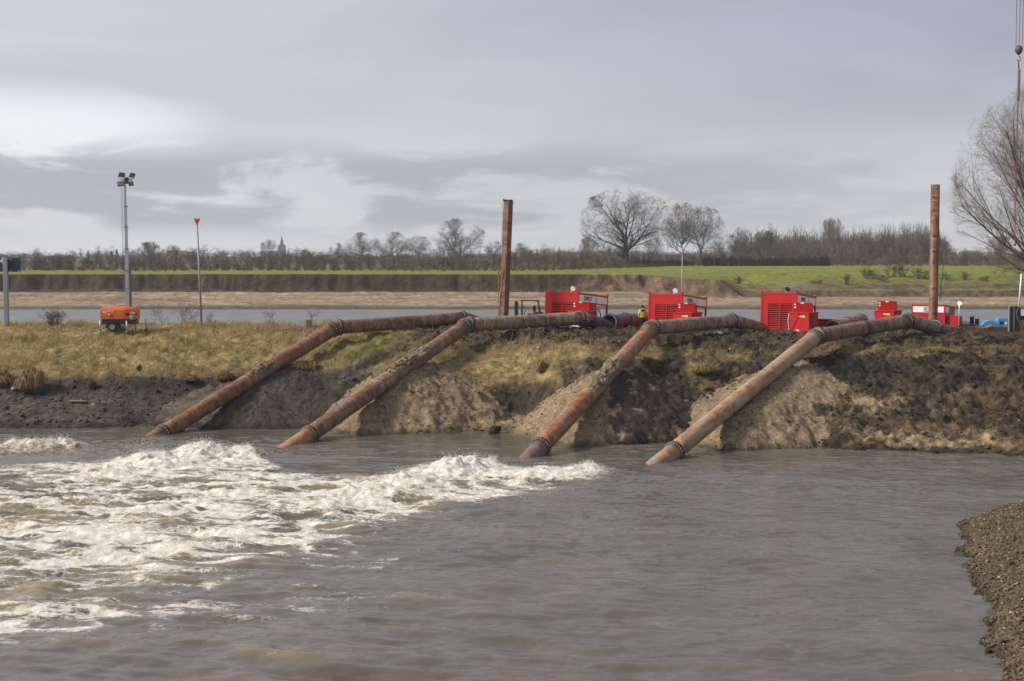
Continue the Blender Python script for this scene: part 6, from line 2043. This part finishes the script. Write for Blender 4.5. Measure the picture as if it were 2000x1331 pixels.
# scrub on the far slope at right and at the right edge
it = []
for px, py, Y, H, Wd in ((1700, 548, 276, 2.0, 3.4), (1740, 540, 280, 2.6, 4.0), (1765, 540, 280, 2.6, 4.2), (1720, 555, 273, 1.7, 3.4), (1790, 548, 277, 2.4, 4.0), (1690, 535, 282, 1.8, 2.8), (1810, 545, 278, 1.8, 3.2),
                         (1850, 552, 275, 1.6, 3.0), (1880, 550, 276, 1.6, 3.4), (1450, 562, 269, 1.6, 2.4), (1650, 560, 270, 1.8, 2.0), (1600, 560, 269, 1.0, 2.4), (1920, 556, 273, 1.2, 3.0), (1990, 530, 287, 2.2, 4.5)):
    for j in range(2):
        X = at(px + random.uniform(-8, 8), 500, Y).x
        it.append((X, Y + random.uniform(-1, 1), far_ground(X, Y), H, Wd, random.choice([(0.10, 0.082, 0.060), (0.085, 0.068, 0.052)])))
brush('slope_scrub', 'low brown scrub on the grassy far slope at right', it, 1.6, 'scrub')


def crest_shrub(label, px, py, Y, H, Wd, nst, c, thick=0.7):
    q = at(px, py, Y)
    gz_ = ground(q.x, q.y)
    A, B, ra, rb = shrub_arrays(px, nst, H, Wd, 8, 5)
    V, F, C = flat_sticks(A, B, ra, rb, np.array(c)[None] * rng.uniform(0.6, 1.3, len(A))[:, None], thick)
    o = link('bare_shrub', np_mesh('bare_shrub', V, [F], False, C), MAT['brush'], None, (q.x, q.y, gz_ - 0.05))
    tag(o, label, 'shrub', 'bare shrubs on the crest')


crest_shrub('dense brown bare shrub on the crest between sign post and lighting tower', 106, 632, 101.5, 1.45, 2.6, 34, (0.12, 0.082, 0.062))
crest_shrub('loose bare shrub just right of the lighting tower drawbar', 315, 632, 101.5, 1.7, 2.4, 9, (0.15, 0.105, 0.075), 0.5)
crest_shrub('loose bare shrub at the foot of the red triangle marker', 362, 632, 101.8, 1.8, 2.8, 16, (0.15, 0.105, 0.075), 0.5)
crest_shrub('wispy shrub just right of the triangle marker pole', 412, 632, 101.8, 1.2, 1.8, 7, (0.15, 0.105, 0.075), 0.5)
crest_shrub('wispy dead shrub left of the timber post', 530, 634, 101.5, 1.3, 1.6, 6, (0.16, 0.115, 0.08), 0.5)
crest_shrub('wispy dead shrub beside the timber post', 610, 632, 101.5, 1.5, 1.3, 5, (0.16, 0.115, 0.08), 0.5)

# ------------------------------------------------------------------ church and farm far behind
Yc = 1500.0
pc0 = at(550.5, 500, Yc)
gzc = 7.4
ch = thing('church', 'grey church with square tower and slender spire on the left horizon', 'church', (pc0.x, Yc, gzc), R(8))
ht = at(550, 481, Yc).z - gzc; hs_ = at(550, 459, Yc).z - gzc
tw = MB().box((-4.1, -4.1, 0), (4.1, 4.1, ht)).build('tower', MAT['stone_far'], ch)
MB().box((-4.4, -4.4, ht), (4.4, 4.4, ht + 0.6)).build('cornice', MAT['stone_far'], tw)
for dx in (-1.4, 1.4):
    MB().box((dx - 0.55, -4.16, ht - 5.0), (dx + 0.55, -4.11, ht - 1.6)).build('belfry_opening', MAT['window_dark'], tw)
sp_ = MB()
b0 = [sp_.bm.verts.new((2.6 * math.cos(a), 2.6 * math.sin(a), ht + 0.6)) for a in [R(22.5 + 45 * j) for j in range(8)]]
tp_ = sp_.bm.verts.new((0, 0, hs_))
for j in range(8):
    sp_.bm.faces.new((b0[j], b0[(j + 1) % 8], tp_))
spo = sp_.build('spire', MAT['slate'], ch)
MB().box((-3.9, -3.9, ht + 0.602), (3.9, 3.9, ht + 1.0)).build('spire_base', MAT['slate'], spo)
MB().tube((0, 0, hs_ - 0.3), (0, 0, hs_ + 2.0), 0.15, 0.1, 6).build('cross', MAT['slate'], spo)
MB().box((-22, -4.6, 0), (-4.15, 4.6, 3.6)).build('nave_wall', MAT['stone_far'], ch)
MB().poly([(-22.4, -5.2, 3.61), (-22.4, 5.2, 3.61), (-22.4, 0, 8.0)], vec=(18.2, 0, 0)).build('nave_roof', MAT['slate'], ch)
Yf = 760.0
pf = at(346, 500, Yf)
fm = thing('farmhouse', 'far farmhouse with dark pitched roof on the left horizon', 'house', (pf.x, Yf, 7.4), R(12))
MB().box((-5, -3.5, 0), (5, 3.5, 2.6)).build('wall', MAT['plaster'], fm)
MB().poly([(-5.4, -4.0, 2.61), (-5.4, 4.0, 2.61), (-5.4, 0, 5.6)], vec=(10.8, 0, 0)).build('roof', MAT['tile'], fm)

# ------------------------------------------------------------------ air
hz_m, t, b = new_mat('thin_haze')
t.nodes.remove(b)
pv = N(t, 'ShaderNodeVolumePrincipled')
pv.inputs['Color'].default_value = (0.86, 0.90, 0.97, 1)
pv.inputs['Density'].default_value = 0.00020
pv.inputs['Anisotropy'].default_value = 0.2
t.links.new(pv.outputs[0], t.nodes['Material Output'].inputs['Volume'])
hb_ = MB().box((-1500, -60, -2.5), (1500, 3200, 48)).build('haze', hz_m)
tag(hb_, 'thin pale winter haze over the far fields', 'haze', None, 'stuff')

# ------------------------------------------------------------------ exhaust smoke over the third pump
sm_m, t, b = new_mat('exhaust_smoke')
t.nodes.remove(b)
pv = N(t, 'ShaderNodeVolumePrincipled')
pv.inputs['Color'].default_value = (0.42, 0.46, 0.56, 1)
oc = obj_coord(t)
ln = N(t, 'ShaderNodeVectorMath', operation='LENGTH')
t.links.new(oc, ln.inputs[0])
fall = SMOOTH(t, ln.outputs['Value'], 1.0, 0.15)
ns_v = NOISE(t, oc, 2.2, 3, 0.55)
t.links.new(M_(t, 'MULTIPLY', M_(t, 'MULTIPLY', fall, SMOOTH(t, ns_v, 0.38, 0.65)), 0.30), pv.inputs['Density'])
t.links.new(pv.outputs[0], t.nodes['Material Output'].inputs['Volume'])
bm_s = MB()
bmesh.ops.create_icosphere(bm_s.bm, subdivisions=3, radius=1.0)
q = at(1540, 560, 98.0)
so = bm_s.build('exhaust_smoke', sm_m, None, (q.x, q.y, q.z))
so.scale = (2.3, 1.2, 0.75)
tag(so, 'faint bluish exhaust smoke above the pump with dark flap', 'smoke', None, 'stuff')
